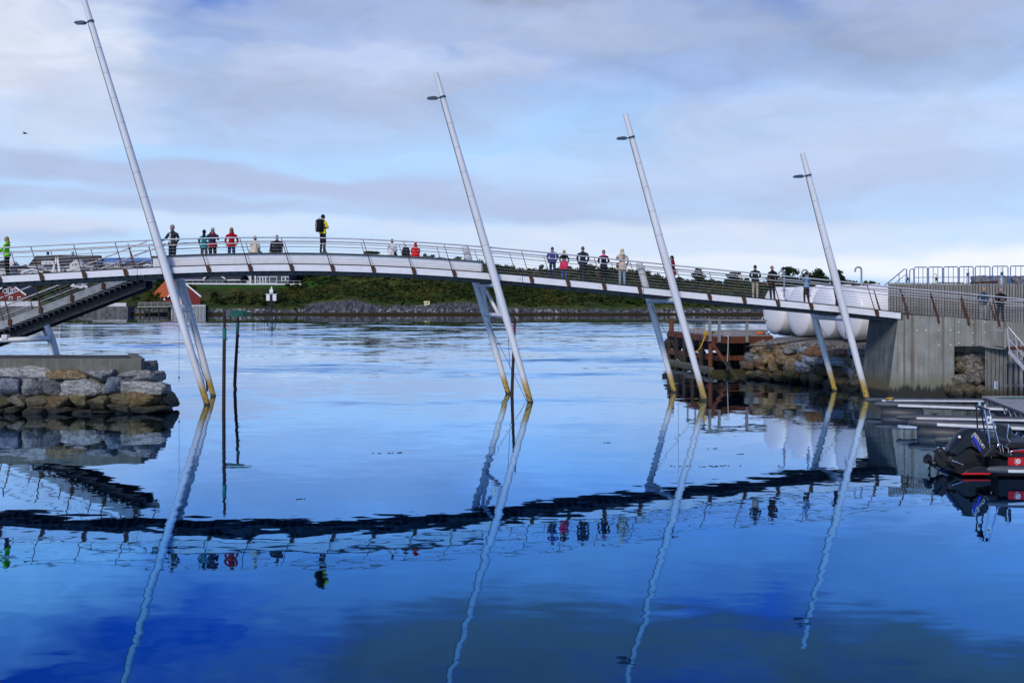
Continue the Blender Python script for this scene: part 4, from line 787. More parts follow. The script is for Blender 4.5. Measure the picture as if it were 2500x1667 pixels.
MB().tube([P(2195, 668, RD), P(2195, 694, RD)], .022, 6).build('post', BLUE, hd); MB().tube([P(2221, 695, RD), P(2221, 660, RD), P(2227, 656, RD), P(2231, 660, RD), P(2231, 695, RD)], .028, 7).build('hoop', BLUE, hd)
for k, (px, y0, lb) in enumerate([(2216, 668, 'short white mooring post at the stair end of blue railing'), (2286, 668, 'white mooring post with hook behind third blue railing panel'), (2363, 657, 'white mooring post with hook left of the rust beam'), (2446, 655, 'tall white mooring post at the right end of the rust beam')]):
    t = thing('mooring_post', lb, 'post', P(px, 695, RD+.5), 'white posts on the quay'); a, b = P(px, 698, RD+.5), P(px, y0+8, RD+.5); MB().tube([a, b], .085, 10).build('post', TRIM, t)
    MB().tube([b, P(px, y0+2, RD+.5), P(px-3, y0, RD+.5), P(px-5, y0+3, RD+.5)], .025, 6).build('hook', TRIM, t); MB().box(P(px, y0+13, RD+.4), (.09, .05, .12)).build('plate', ROPE_D, t)
t = MB().bar(P(2371, 691.5, RD-.4), P(2434, 688.5, RD-.4), .3, .13).build('rusty_beam', RUST); tag(t, 'rust-red steel beam lying along the top of slat fence', 'beam')
t = MB().tube([P(2289, 693, RD-.4), P(2292, 690, RD-.4), P(2352, 691, RD-.4)], .03, 6).build('rusty_bar', RUST); tag(t, 'thin rusty bar lying on quay left of the rust-red beam', 'bar')
for px, w, lb in [(2396, 1.1, 'grey round-topped block behind the rust-red beam'), (2442, 1.5, 'larger grey block right of the rust-red beam'), (2500, 1.4, 'grey block behind railing at right frame edge')]:
    me = stone_mesh(w*.85, .75, .8, int(px)); o = bpy.data.objects.new('quay_boulder', me); COL.objects.link(o); c = P(px, 684, RD+2); o.location = (c.x, c.y, 5.22); o.color = (.18, .19, .19, 1); tag(o, lb, 'boulder', 'boulders on the quay')
# ---------------------------------------------------------------- wooden jetty
jt = thing('wooden_jetty', 'old red-brown timber jetty with grey railing left of the stone bank', 'jetty', (12, 58, 0))
C_, L_, R_, K_ = Vector((PX(1737, 56.8), 56.8, 0)), Vector((PX(1631, 64.5), 64.5, 0)), Vector((PX(1885, 57.9), 57.9, 0)), Vector((16, 66, 0))
ZD = PZ(820, 56.8)
def up(v, z): return Vector((v.x, v.y, z))
m = MB(); m.prism([up(C_, ZD-.12), up(R_, ZD-.12), up(K_, ZD-.12), up(L_, ZD-.12)], (0, 0, .11)); m.build('deck', WOODGREY, jt)
def beam(a, b, z0, z1, w, m_, name, o=0): MB().bar(up(a, (z0+z1)/2), up(b, (z0+z1)/2), w, z1-z0).build(name, m_, jt)
e_ = Vector((.0, -.12, 0))
beam(C_+e_, L_+e_, ZD-.32, ZD+.02, .12, WOODRED, 'fascia_beam'); beam(C_+e_, R_+e_, ZD-.42, ZD-.04, .12, WOODRED, 'fascia_beam'); beam(L_, K_, ZD-.3, ZD, .12, WOODRED, 'fascia_beam')
beam(C_+Vector((.75, -.15, 0)), L_+e_*1.4, ZD-1.42, ZD-1.12, .14, WOODRED, 'wale_beam'); beam(C_+Vector((.4, .5, 0)), R_+Vector((-.3, .3, 0)), ZD-1.40, ZD-1.14, .14, WOODRED, 'wale_beam')
beam(C_+e_, L_+e_, .12, .48, .2, WOODGREY, 'sill_beam'); beam(C_+e_, R_+e_, .0, .36, .2, WOODDARK, 'sill_beam')
for k in range(6):
    p = C_.lerp(L_, .02+k*.19); MB().tube([up(p, -.5), up(p, ZD-.1)], .13, 9).build('pile', WOODDARK if k else WOODRED, jt)
    p = (C_+Vector((2.4, 1.2, 0))).lerp(K_+Vector((-2, -.5, 0)), k*.2); MB().tube([up(p, -.5), up(p, ZD-.1)], .15, 9).build('pile', WOODDARK, jt)
for k in range(1, 4): p = C_.lerp(R_, k*.3)+Vector((0, .5, 0)); MB().tube([up(p, -.5), up(p, ZD-.1)], .14, 9).build('pile', WOODDARK, jt)
p = L_+Vector((.15, 0, 0)); MB().box((p.x+.05, p.y-.1, (ZD+PZ(783, 64))/2), (.27, .27, PZ(783, 64)-ZD+.3)).build('bollard_post', WOODRED, jt)
MB().bar(P(1738, 837, 56.3), P(1768, 880, 56.0), .16, .16).build('raking_strut', WOODRED, jt); MB().bar(P(1768, 880, 56.0), P(1808, 932, 55.2), .15, .15).build('raking_strut', WOODDARK, jt)
MB().bar(P(1650, 872, 63), P(1690, 925, 60), .09, .09).build('raking_strut', WOODGREY, jt); MB().bar(P(1640, 830, 63), P(1665, 880, 62), .12, .12).build('raking_strut', WOODDARK, jt)
beam(L_+Vector((.3, 1.2, 0)), K_, 1.05, 1.75, .1, WOODDARK, 'back_wale'); beam(L_+Vector((.3, 1.2, 0)), K_, -.1, .75, .1, WOODDARK, 'back_wale'); beam(L_+Vector((.3, 1.0, 0)), C_+Vector((1.3, 1.5, 0)), 1.25, ZD-.1, .1, WOODDARK, 'inner_wale')
# railing
for i, (px, y0, y1, d, w) in enumerate([(1679, 782, 812, 60.6, .09), (1697.5, 783, 831, 59.4, .09), (1718.5, 784, 832, 57.9, .1), (1733, 783.5, 833, 56.7, .16), (1756, 783.5, 835, 56.6, .16), (1823.5, 784, 835, 57.2, .16)]):
    MB().bar(P(px, y1, d), P(px, y0, d), w, .09, up=(0, 1, 0)).build('railing_post', WOODGREY, jt)
MB().bar(P(1675, 779.5, 60.8), P(1733, 781.5, 56.7), .12, .09).build('railing_cap', WOODGREY, jt); MB().bar(P(1733, 781.5, 56.7), P(1872, 782.5, 57.4), .12, .09).build('railing_cap', WOODGREY, jt)
MB().bar(P(1735, 787.5, 56.8), P(1869, 787.5, 57.5), .05, .13).build('rail', WOODGREY, jt); MB().bar(P(1681, 785, 60.6), P(1732, 786, 56.8), .05, .1).build('rail', WOODGREY, jt); MB().bar(P(1681, 804.5, 62), P(1722, 807, 62), .05, .16).build('bench_board', WOODGREY, jt); MB().bar(P(1752, 808, 60.5), P(1874, 808.5, 60.5), .08, .15).build('low_beam', WOODGREY, jt)
for px in (1866, 1878): MB().bar(P(px, 812, 58.2), P(px-3, 830, 58.2), .05, .06, up=(0, 1, 0)).build('trestle_leg', WOODDARK, jt)
def torus(c, R, r, nrm, n=18, k=8):
    nrm = Vector(nrm).normalized(); u = nrm.cross(Vector((0, 0, 1))).normalized(); v = nrm.cross(u); m = MB()
    vs_ = []; 
    for i in range(n):
        a = 2*math.pi*i/n; dr = u*math.cos(a)+v*math.sin(a)
        for j in range(k): b = 2*math.pi*j/k; vs_.append(Vector(c)+dr*(R+r*math.cos(b))+nrm*r*math.sin(b))
    m.add(vs_, [(i*k+j, ((i+1) % n)*k+j, ((i+1) % n)*k+(j+1) % k, i*k+(j+1) % k) for i in range(n) for j in range(k)], 0, True); return m
for i, (px, py, d, R, lb) in enumerate([(1640, 848, 65.4, .62, 'black tyre fender on the far left corner of the jetty'), (1663, 848, 65.0, .55, 'black tyre fender under the jetty, second from left'), (1700, 868, 62, .6, 'black tyre fender under the jetty, between the two mast legs'), (1745, 886, 61, .62, 'black tyre fender under the jetty behind the raking strut'), (1775, 850, 62.5, .62, 'black tyre fender under the jetty nearest the stone bank'), (1806, 885, 61, .58, 'low black tyre fender beside the stone bank')]):
    o = torus(P(px, py, d), R*.72, R*.3, (.3, 1, 0)).build('tyre_fender', RUBBER, None, loc=P(px, py, d)); tag(o, lb, 'tyre', 'tyre fenders under the jetty')
m = MB(); m.prism([P(1760, 935, 63.5), P(1850, 935, 63.5), P(1850, 838, 63.5), P(1760, 838, 63.5)], (0, .2, 0)) ; m.build('back_boarding', WOODDARK, jt)
yr = MB().tube([P(1724, 812, 56.6), P(1722, 820, 56.4), P(1716, 835, 56.2), P(1709, 850, 56), P(1702, 857, 56), P(1695, 859, 56)], .028, 6).build('yellow_rope', ROPE_Y); tag(yr, 'yellow mooring rope drooping from the jetty railing', 'rope')
o = MB()
for k in range(14): a = k*.9; o.tube([P(1722+5*math.sin(a), 813+3*math.cos(a*1.3), 56.5), P(1724+5*math.cos(a*1.7), 815+3*math.sin(a), 56.4)], .03, 5)
tag(o.build('yellow_rope_bundle', ROPE_Y), 'tangled bundle of yellow rope tied to the jetty railing', 'rope'); o = MB()
for k in range(12): a = k*1.1; o.tube([P(1740+6*math.sin(a), 811+1.6*math.cos(a*1.3), 57.4), P(1740+6*math.cos(a*1.7), 812+1.6*math.sin(a), 57.4)], .035, 5)
tag(o.build('orange_strap_bundle', ROPE_Y), 'heap of orange-yellow strap on the jetty deck', 'strap')
wr = MB().tube([P(1770+5*math.cos(a)+k*1.1, 816+4*math.sin(a), 56.7) for k, a in enumerate(np.linspace(0, 9, 26)) for k in (k*.3,)]+[P(1778, 823, 56.5), P(1777, 860, 56.4), P(1775, 903, 56.4)], .022, 6).build('white_rope_coil', ROPE_W); tag(wr, 'coil of pale rope hanging off the jetty edge', 'rope')
bo = P(1856, 813.5, 59); o = MB().tube([bo-Vector((.24, 0, 0)), bo-Vector((.16, 0, 0)), bo+Vector((.16, 0, 0)), bo+Vector((.24, 0, 0))], [.04, .10, .10, .04], 12).build('orange_float', mat('orange_plastic', (.55, .12, .01), .5)); tag(o, 'small orange float on the jetty beside the white tank', 'float')
o = thing('panel_rack', 'tilted pale panel rack leaning behind the jetty rail beside the tank', 'panel', P(1850, 812, 59.6))
for k in range(3): a = P(1829+k*14, 805, 59.6); MB().prism([a, a+Vector((.32, 0, 0)), a+Vector((.44, .3, .28)), a+Vector((.12, .3, .28))], (0, 0, .02)).build('panel', mat('pale_panel', (.45, .5, .58), .3), o)
o = MB().tube([P(1859, 782, 58.5), P(1862, 775, 58.5), P(1866, 774, 58.5), P(1874, 774, 58.5)], .022, 6).build('white_hook_pipe', TRIM); tag(o, 'thin white bent pipe beside the leftmost tank', 'pipe')
# ---------------------------------------------------------------- channel marker poles
GRN = mat('marker_green', (.01, .16, .11), .5, 0, .25, 6); REDP = mat('marker_red', (.35, .012, .018), .5, 0, .25, 6); POLE = mat('tarred_pole', (.028, .016, .012), .8, 0, .5, 7)
d = 39.2; t = thing('marker_pole', 'straight dark marker pole with green band, nearer of the two', 'pole', (PX(547, d), d, 0), 'channel marker poles')
MB().tube([(PX(546, d), d, -.5), P(547, 880, d), P(548, 800, d)], [.07, .068, .064], 12).build('shaft', POLE, t); MB().tube([P(548, 828, d), P(548, 802, d)], .078, 12).build('band', GRN, t); MB().tube([P(548, 802, d), P(548, 760, d)], .052, 10).build('tip', POLE, t)
for py in (795, 829): MB().bar(P(548, py, d-.02), P(556, py, d-.02), .03, .035).build('bolt', ROPE_D, t)
d = 48.7; t = thing('marker_pole', 'crooked dark marker pole with green topmark arm, farther of the two', 'pole', (PX(575, d), d, 0), 'channel marker poles')
MB().tube([(PX(577, d), d, -.5), P(576, 960, d), P(573, 940, d), P(576, 880, d), P(579, 830, d), P(581, 775, d)], [.09, .085, .08, .075, .07, .06], 9).build('shaft', POLE, t)
MB().tube([P(578, 829, d), P(584, 818, d), P(586, 820, d)], [.04, .04, .03], 6).build('branch_stub', POLE, t); MB().tube([P(579.5, 812, d), P(581, 788, d)], .078, 10).build('band', GRN, t)
for py in (846, 860): MB().bar(P(577, py, d-.02), P(586, py, d-.02), .03, .03).build('bolt', ROPE_D, t)
MB().box(P(578.5, 765.5, d), (.62, .12, .30)).build('topmark', GRN, t); MB().box(P(600, 767, d+.02), (.55, .06, .22)).build('topmark_arm', mat('marker_dark_green', (.008, .06, .05), .5, 0, .2), t); MB().box(P(561, 765.5, d+.02), (.4, .05, .25)).build('topmark_plate', mat('marker_grey', (.09, .13, .15), .5), t)
d = 45.6; t = thing('marker_pole', 'slim dark marker pole with red band beside the second mast', 'pole', (PX(1250, d), d, 0), 'channel marker poles')
MB().tube([(PX(1249, d), d, -.5), P(1251, 930, d), P(1256, 800, d)], [.08, .07, .055], 10).build('shaft', POLE, t); MB().tube([P(1255.5, 809, d), P(1257, 789, d)], .06, 10).build('band', REDP, t); MB().tube([P(1257, 789, d), P(1258, 776, d)], [.045, .03], 8).build('tip', POLE, t); MB().tube([P(1258, 776, d), P(1258.3, 771, d)], .015, 6).build('reflector', ALU, t)
# gull
gb = P(61, 326, 90); t = thing('gull', 'tiny dark bird flying in the upper left sky', 'bird', gb); MB().ball(gb, (.2, .07, .06), 10, 6).build('body', ROPE_D, t)
for s in (-1, 1):
    m = MB(); m.add([gb+Vector((-.06, 0, .02)), gb+Vector((.08, 0, .02)), gb+Vector((.02, s*.35, .1)), gb+Vector((.10, s*.7, .02)), gb+Vector((-.05, s*.35, .1)), gb+Vector((-.06, 0, .035)), gb+Vector((.08, 0, .035)), gb+Vector((.02, s*.35, .115))], [(0, 1, 2, 4), (4, 2, 3), (5, 7, 6)]); m.build('wing', ROPE_D, t)
# ================================================================ pontoon, mooring booms and the rigid inflatable boat
PONT = mat('pontoon_deck', (.30, .31, .32), .8, 0, .2, 5); BOOMG = mat('boom_fender', (.06, .07, .082), .55, 0, .2, 4); BOOMW = mat('boom_rail', (.62, .63, .64), .4, 0, .08, 4); FLOAT = mat('float_plastic', (.022, .028, .034), .5, 0, .25, 3)
pe = [Vector((18.5, 40.6, 0)), Vector((18.3, 39.7, 0)), Vector((17.25, 34.5, 0)), Vector((15.3, 24, 0)), Vector((14.9, 20, 0))]
pn = thing('pontoon', 'grey floating pontoon at the right edge with dark lattice side', 'pontoon', (19, 36, 0))
m = MB(); m.prism([Vector((p.x+.12, p.y, .38)) for p in pe]+[Vector((23, 20, .38)), Vector((23, 40.6, .38))], (0, 0, .12)); m.build('deck', PONT, pn)
m = MB(); m.prism([Vector((p.x+.5, p.y, -.4)) for p in pe]+[Vector((22, 20, -.4)), Vector((22, 40.3, -.4))], (0, 0, .62)); m.build('float', FLOAT, pn)
for i in range(1, 4):
    a, b = pe[i], pe[i+1]
    for z in (.2, .47): MB().bar(a+Vector((0, 0, z)), b+Vector((0, 0, z)), .06, .05).build('side_rail', DKSTEEL, pn)
    n = int((b-a).length/.7)
    for k in range(n): p0, p1 = a.lerp(b, k/n), a.lerp(b, (k+.5)/n); MB().tube([p0+Vector((0, 0, .2)), p1+Vector((0, 0, .47))], .022, 5).build('lattice_bar', ALU, pn); p0 = a.lerp(b, (k+1)/n); MB().tube([p1+Vector((0, 0, .47)), p0+Vector((0, 0, .2))], .022, 5).build('lattice_bar', ALU, pn)
gr = MB()
for k in range(40): a = random.uniform(2420, 2520); y_ = random.uniform(970.5, 973); p = P(a, y_, 39.5); p.z = .52; gr.tube([p, p+Vector((random.uniform(.1, .3), random.uniform(-.3, .3), .02))], .012, 4)
tag(gr.build('green_net', mat('net_green', (.02, .16, .10), .9)), 'green net lying along the far side of the pontoon deck', 'net', kind='stuff')
def boom(a, b, label, h=.19, fl=None, cleat=None, skip=.6, grp='mooring booms of the pontoon'):
    a, b = Vector(a), Vector(b); t = thing('mooring_boom', label, 'boom', (a.x, a.y, 0), grp); dv = (b-a).normalized(); L = (b-a).length
    MB().tube([a-dv*.02, a+dv*.05, a+dv*.3, b], [h*.25, h*.45, h*.55, h*.55], 12).build('fender_tube', BOOMG, t)
    sd_ = Vector((dv.y, -dv.x, 0)); sd_ = sd_ if sd_.y < 0 else -sd_
    o = MB().bar(a+dv*skip+sd_*h*.5+Vector((0, 0, -.015)), b+sd_*h*.5+Vector((0, 0, -.015)), .05, h*.42); o.build('side_rail', BOOMW, t, bevel=.015)
    if fl:
        c = a+dv*fl[0]; MB().tube([Vector((c.x, c.y, .05)), Vector((c.x, c.y, .05))+dv*.12, Vector((c.x, c.y, .05))+dv*(fl[1]-.12), Vector((c.x, c.y, .05))+dv*fl[1]], [.2, .27, .27, .2], 16).build('float', FLOAT, t)
    if cleat:
        c = a+dv*cleat+Vector((0, 0, h*.55)); MB().bar(c-dv*.16+Vector((0, 0, .05)), c+dv*.16+Vector((0, 0, .05)), .03, .03).build('cleat', DKSTEEL, t); MB().box(c+Vector((0, 0, .02)), (.12, .05, .06)).build('cleat_base', DKSTEEL, t)
    return t
boom(P(2113, 976, 40), P(2403, 978, 39.8), 'farthest mooring boom with yellow rope end, touching the right mast reflection', .16, None, 1.0)
boom(P(2136, 986, 38.5), P(2466, 998, 37), 'second mooring boom from the abutment with dark float under its end', .2, (.2, 1.5), None, .8)
boom(P(2190, 1018, 34.4), P(2520, 1025, 33.7), 'third mooring boom from the abutment with cleat on top', .18, None, 1.2)
boom(P(2218, 1031, 33.1), P(2540, 1046, 31.6), 'fourth mooring boom from the abutment with long dark float under its end', .22, (.25, 1.6), None, .85)
boom(P(2284, 1073, 29.1), P(2560, 1081, 28.5), 'mooring boom passing just behind the outboard motor', .2, None, None, .9)
boom(P(2412, 1146, 24.1), P(2640, 1149, 23.9), 'nearest mooring boom in front of the red and black boat', .17, None, None, .42)
yb = P(2172, 977, 39.8); o = torus(yb+Vector((0, 0, .06)), .13, .03, (0, .3, 1)).build('yellow_rope_loop', ROPE_Y, None, loc=yb); tag(o, 'loop of yellow rope around the farthest mooring boom', 'rope')
BD = 26.1; BF = BD/F
def Q(zx, zy, dy=0):           # detail pixel (6.03 px per frame pixel, from 2230, 940) on the boat's plane
    px, py = 2230+zx/6.03, 940+zy/6.03; return P(px, py, BD+dy)
BT = thing('inflatable_boat', 'black and red motorboat with tilted black outboard at right edge', 'boat', (13, BD, 0))
def puff(poly, w, mi=0, n=7, pw=3.6, yc=0):
    m = MB(); c = sum((Vector(p) for p in poly), Vector())/len(poly); rings = []
    for k in range(n):
        s = -1+2*k/(n-1); f = max(.05, (1-abs(s)**pw))**(1/pw) if abs(s) < 1 else .55
        f = max(f, .55); rings.append([Vector((c.x+(p[0]-c.x)*f**.35, BD+yc+s*w/2, c.z+(p[2]-c.z)*f**.35)) for p in poly])
    m.loft(rings); return m
XS0 = Q(1010, 0).x; REDB = mat('boat_red', (.55, .012, .012), .35, 0, .05); BLKM = mat('boat_black', (.012, .012, .013), .45, 0, .2)
# hull: lofted V sections from the transom forward
secs = []
for k in range(9):
    x = XS0+k*.42; f = 1 if k < 6 else 1-(k-5)*.26; hw = .95*max(.12, f); zt_ = .42+.05*k*.5; zk = -.28+.03*max(0, k-5)*4
    secs.append([Vector((x, BD-hw, zt_)), Vector((x, BD-hw*.92, .05)), Vector((x, BD-hw*.4, zk*.6)), Vector((x, BD, zk)), Vector((x, BD+hw*.4, zk*.6)), Vector((x, BD+hw*.92, .05)), Vector((x, BD+hw, zt_))])
MB().loft(secs, smooth=False).build('hull', BLKM, BT)
# stern pad with red stripe
MB().prism([Q(700, 1318, -.75), Q(1150, 1318, -.75), Q(1150, 1225, -.75), Q(980, 1190, -.75), Q(800, 1245, -.75)], (0, 1.5, 0)).build('stern_pod', BLKM, BT, bevel=.02)
MB().prism([Q(705, 1316, -.77), Q(1110, 1316, -.77), Q(1150, 1292, -.77), Q(750, 1288, -.77)], (0, .025, 0)).build('red_stripe', REDB, BT)
for s in (-1, 1): MB().prism([Q(1398, 1180, s*.96-.02), Q(1398, 1178, s*.96-.02), Q(1398, 1060, s*.96-.02), Q(2250, 1060, s*.96-.02), Q(2250, 1190, s*.96-.02)], (0, .04, 0)).build('side_panel', REDB, BT)
MB().prism([Q(1360, 1058, -1.0), Q(2250, 1058, -1.0), Q(2250, 1030, -1.0), Q(1330, 1030, -1.0)], (0, 2.0, 0)).build('gunwale', BLKM, BT, bevel=.015)
MB().prism([Q(1020, 1060, -.6), Q(1400, 1060, -.6), Q(1330, 1020, -.6), Q(1200, 930, -.6), Q(1150, 930, -.6)], (0, 1.2, 0)).build('engine_well', BLKM, BT, bevel=.02)
EM = mat('emblem_white', (.75, .75, .75), .5, 0, 0)
ec = Q(1545, 1120, -.985); eb = torus(ec, .05, .012, (0, 1, 0), 20, 6).build('emblem_ring', EM, BT); MB().ball(ec, (.034, .006, .034), 12, 6).build('emblem_eye', EM, BT); MB().ball(ec+Vector((.008, -.006, .006)), (.014, .004, .014), 10, 6).build('emblem_pupil', BLACKG, BT)
for k in range(6): a = 2.4+k*.42; MB().tube([ec+Vector((.075*math.cos(a), 0, .075*math.sin(a))), ec+Vector((.10*math.cos(a), 0, .10*math.sin(a)))], .008, 5).build('emblem_splash', EM, BT)
# seat, backrest, rails, console
MB().prism([Q(1430, 1030, -.45), Q(2150, 1030, -.45), Q(2150, 940, -.45), Q(1430, 955, -.45)], (0, .9, 0)).build('seat_base', REDB, BT, bevel=.02)
MB().prism([Q(1365, 940, -.5), Q(2150, 935, -.5), Q(2150, 850, -.5), Q(1400, 845, -.5), Q(1362, 870, -.5)], (0, 1.0, 0)).build('seat_cushion', BLKM, BT, bevel=.04)
MB().prism([Q(1405, 800, -.35), Q(1440, 800, -.35), Q(1450, 640, -.35), Q(1435, 615, -.35), Q(1405, 612, -.35)], (0, .7, 0)).build('backrest', BLKM, BT, bevel=.02)
for yy in (-.4, .4): MB().tube([Q(1385, 570, yy), Q(1395, 580, yy), Q(1398, 620, yy), Q(1375, 770, yy), Q(1480, 935, yy)], .018, 8).build('backrest_tube', CHROME, BT)
for yy in (-.62,): MB().tube([Q(1420, 1030, yy), Q(1425, 985, yy), Q(1460, 965, yy), Q(1610, 942, yy), Q(1700, 990, yy), Q(1710, 1030, yy)], .014, 7).build('grab_rail', CHROME, BT); MB().tube([Q(1395, 1030, yy), Q(1395, 930, yy), Q(1340, 895, yy)], .014, 7).build('grab_rail', CHROME, BT); MB().tube([Q(1325, 990, yy), Q(1305, 880, yy), Q(1250, 865, yy), Q(1235, 910, yy)], .014, 7).build('grab_rail', CHROME, BT)
# tow frame
TF = -.45
MB().tube([Q(1150, 1075, TF), Q(1090, 640, TF), Q(1040, 360, TF)], .02, 9).build('tow_frame', CHROME, BT); MB().tube([Q(1300, 1045, TF), Q(1200, 660, TF), Q(1105, 365, TF)], .02, 9).build('tow_frame', CHROME, BT)
MB().tube([Q(945, 640, .45), Q(925, 320, .45)], .02, 8).build('tow_frame', BLKM, BT); MB().tube([Q(1050, 700, .45), Q(1005, 400, .45), Q(990, 330, .45)], .02, 8).build('tow_frame', BLKM, BT)
MB().tube([Q(1150, 1030, TF), Q(1295, 998, TF)], .018, 8).build('cross_rung', CHROME, BT); MB().bar(Q(1145, 1085, TF), Q(1320, 1055, TF), .06, .022).build('foot_plate', CHROME, BT)
MB().prism([Q(1080, 460, TF-.03), Q(1140, 455, TF-.03), Q(1155, 560, TF-.03), Q(1095, 570, TF-.03)][::-1], (0, .012, 0)).build('name_plate', EM, BT); MB().prism([Q(1097, 490, TF-.045), Q(1118, 488, TF-.045), Q(1123, 530, TF-.045), Q(1102, 532, TF-.045)][::-1], (0, .01, 0)).build('plate_mark', BLACKG, BT)
MB().bar(Q(920, 310, .45), Q(1100, 365, TF), .07, .05).build('top_bar', DKSTEEL, BT); MB().bar(Q(990, 330, .45), Q(1040, 370, TF), .05, .05).build('top_bar', DKSTEEL, BT); MB().tube([Q(975, 300, 0), Q(975, 240, 0)], .035, 10).build('tow_bollard', CHROME, BT); MB().tube([Q(1055, 330, -.2), Q(1060, 280, -.2)], .03, 8).build('stern_light', ALU, BT); MB().tube([Q(960, 400, .3), Q(985, 420, .3), Q(975, 455, .3), Q(950, 440, .3)], .02, 6).build('shackle', RUST, BT)
# outboard
cowl = [Q(470, 1005), Q(520, 900), Q(590, 800), Q(660, 715), Q(740, 645), Q(830, 625), Q(950, 640), Q(1030, 690), Q(1085, 790), Q(1115, 890), Q(1105, 955), Q(1040, 1005), Q(960, 1000), Q(880, 930), Q(790, 880), Q(690, 905), Q(590, 975), Q(520, 1040)]
OB = puff(cowl, .52).build('outboard_cowl', BLACKG, BT)
body = [Q(480, 1020), Q(600, 950), Q(700, 890), Q(820, 880), Q(930, 960), Q(1020, 1020), Q(1000, 1090), Q(900, 1150), Q(820, 1200), Q(700, 1290), Q(590, 1230), Q(480, 1180), Q(430, 1100)]
puff(body, .34).build('outboard_midsection', BLKM, BT)
leg = [Q(330, 950), Q(410, 905), Q(470, 985), Q(500, 1100), Q(480, 1215), Q(420, 1235), Q(350, 1200), Q(300, 1120)]; puff(leg, .20).build('gearcase', BLKM, BT)
MB().bar(Q(318, 965), Q(390, 1055), .32, .02, up=(.9, 0, .4)).build('anti_ventilation_plate', BLKM, BT)
gc0, gc1 = Q(255, 1160), Q(420, 1120); MB().tube([gc1, gc1.lerp(gc0, .5), gc0, gc0+(gc0-gc1)*.12], [.05, .075, .06, .02], 12).build('propeller_hub', BLKM, BT)
pa = (gc0-gc1).normalized(); pu = pa.cross(Vector((0, 1, 0))).normalized(); pv = Vector((0, 1, 0))
for k in range(3):
    a = .5+k*2.094; r_ = pu*math.cos(a)+pv*math.sin(a); s_ = pa.cross(r_); c = gc0-pa*-.02
    m = MB(); vs_ = [c+r_*.05-s_*.05-pa*.07, c+r_*.05+s_*.05+pa*.07, c+r_*.16+s_*.15+pa*.075, c+r_*.26+s_*.09+pa*.03, c+r_*.26-s_*.07-pa*.04, c+r_*.15-s_*.14-pa*.08]
    m.add(vs_+[v+pa*.012 for v in vs_], [(0, 1, 2, 3, 4, 5), (11, 10, 9, 8, 7, 6)]+[(i, (i+1) % 6, 6+(i+1) % 6, 6+i) for i in range(6)]); m.build('propeller_blade', BLKM, BT)
br_ = [Q(830, 1080), Q(1010, 990), Q(1110, 1020), Q(1130, 1130), Q(960, 1260), Q(850, 1240)]; puff(br_, .3).build('mount_bracket', DKSTEEL, BT)
MB().tube([Q(560, 1110, -.2), Q(760, 1180, -.2)], .025, 8).build('tilt_ram', CHROME, BT)
yc_ = -.264
MB().prism([Q(862, 745, yc_), Q(885, 730, yc_), Q(1002, 955, yc_), Q(985, 985, yc_)], (0, .012, 0)).build('blue_stripe', mat('decal_blue', (.02, .05, .55), .4, 0, 0), BT); MB().prism([Q(850, 810, yc_), Q(868, 806, yc_), Q(915, 895, yc_), Q(905, 903, yc_)], (0, .012, 0)).build('blue_stripe', mat('decal_violet', (.06, .06, .35), .4, 0, 0), BT)
MB().tube([Q(862, 775, yc_), Q(862, 742, yc_), Q(884, 726, yc_), Q(905, 745, yc_)], .006, 5).build('decal_outline', EM, BT)
MB().tube([Q(678, 760, yc_+.03), Q(678, 760, yc_-.01)], .033, 14).build('round_badge', EM, BT)
tcu = bpy.data.curves.new('lettering', 'FONT'); tcu.body = 'MERCURY'; tcu.size = .115; tcu.extrude = .003; tcu.align_x = 'LEFT'
tob = bpy.data.objects.new('tmp_text', tcu); COL.objects.link(tob); bpy.context.view_layer.update()
tme = bpy.data.meshes.new_from_object(tob.evaluated_get(bpy.context.evaluated_depsgraph_get())); bpy.data.objects.remove(tob); tme.materials.clear(); tme.materials.append(EM)
p0, p1 = Q(888, 705, yc_-.012), Q(1045, 935, yc_-.012); dx_ = (p1-p0); Lw = max(v.co.x for v in tme.vertices); dirx = dx_.normalized(); upv = Vector((0, -1, 0)).cross(dirx); upv = upv if upv.z > 0 else -upv
nm = dirx.cross(upv)
for v in tme.vertices: v.co = p0+dirx*(v.co.x*dx_.length/Lw)+upv*(v.co.y*.95-.03)+Vector((0, -v.co.z, 0))-Vector(WLOC[BT.name])
lo = bpy.data.objects.new('lettering', tme); COL.objects.link(lo); lo.parent = BT
tcb = MB().tube([Q(510, 780, 1.0), Q(590, 775, 1.0), Q(575, 800, 1.0)], .012, 5).build('teal_cord', mat('teal_cord', (.05, .45, .4), .8)); tag(tcb, 'short teal cord floating behind the outboard motor', 'cord')
# leaves and weed drifting on the water
DR_ = [(933, 1106, 1.0), (974, 1105, .4), (1480, 1081, .5), (727, 1219, .5), (1735, 1094, .6), (1700, 1138, 2.2), (1770, 1137, 1.4), (1806, 1108, .4)]
for k, (px, py, w) in enumerate(DR_):
    d = CAMH*F/(py-HZ); c = P(px, py, d); m = MB()
    for j in range(int(5*w)+3): a = c+Vector((random.uniform(-.2, .2)*w*1.5, random.uniform(-.08, .08), .006)); m.ball(a, (random.uniform(.02, .045), .02, .006), 6, 4)
    o = m.build('drifting_weed', ROPE_D, None, loc=c); tag(o, 'small dark patch of weed drifting on the calm water', 'seaweed', 'weed on the water', 'stuff')
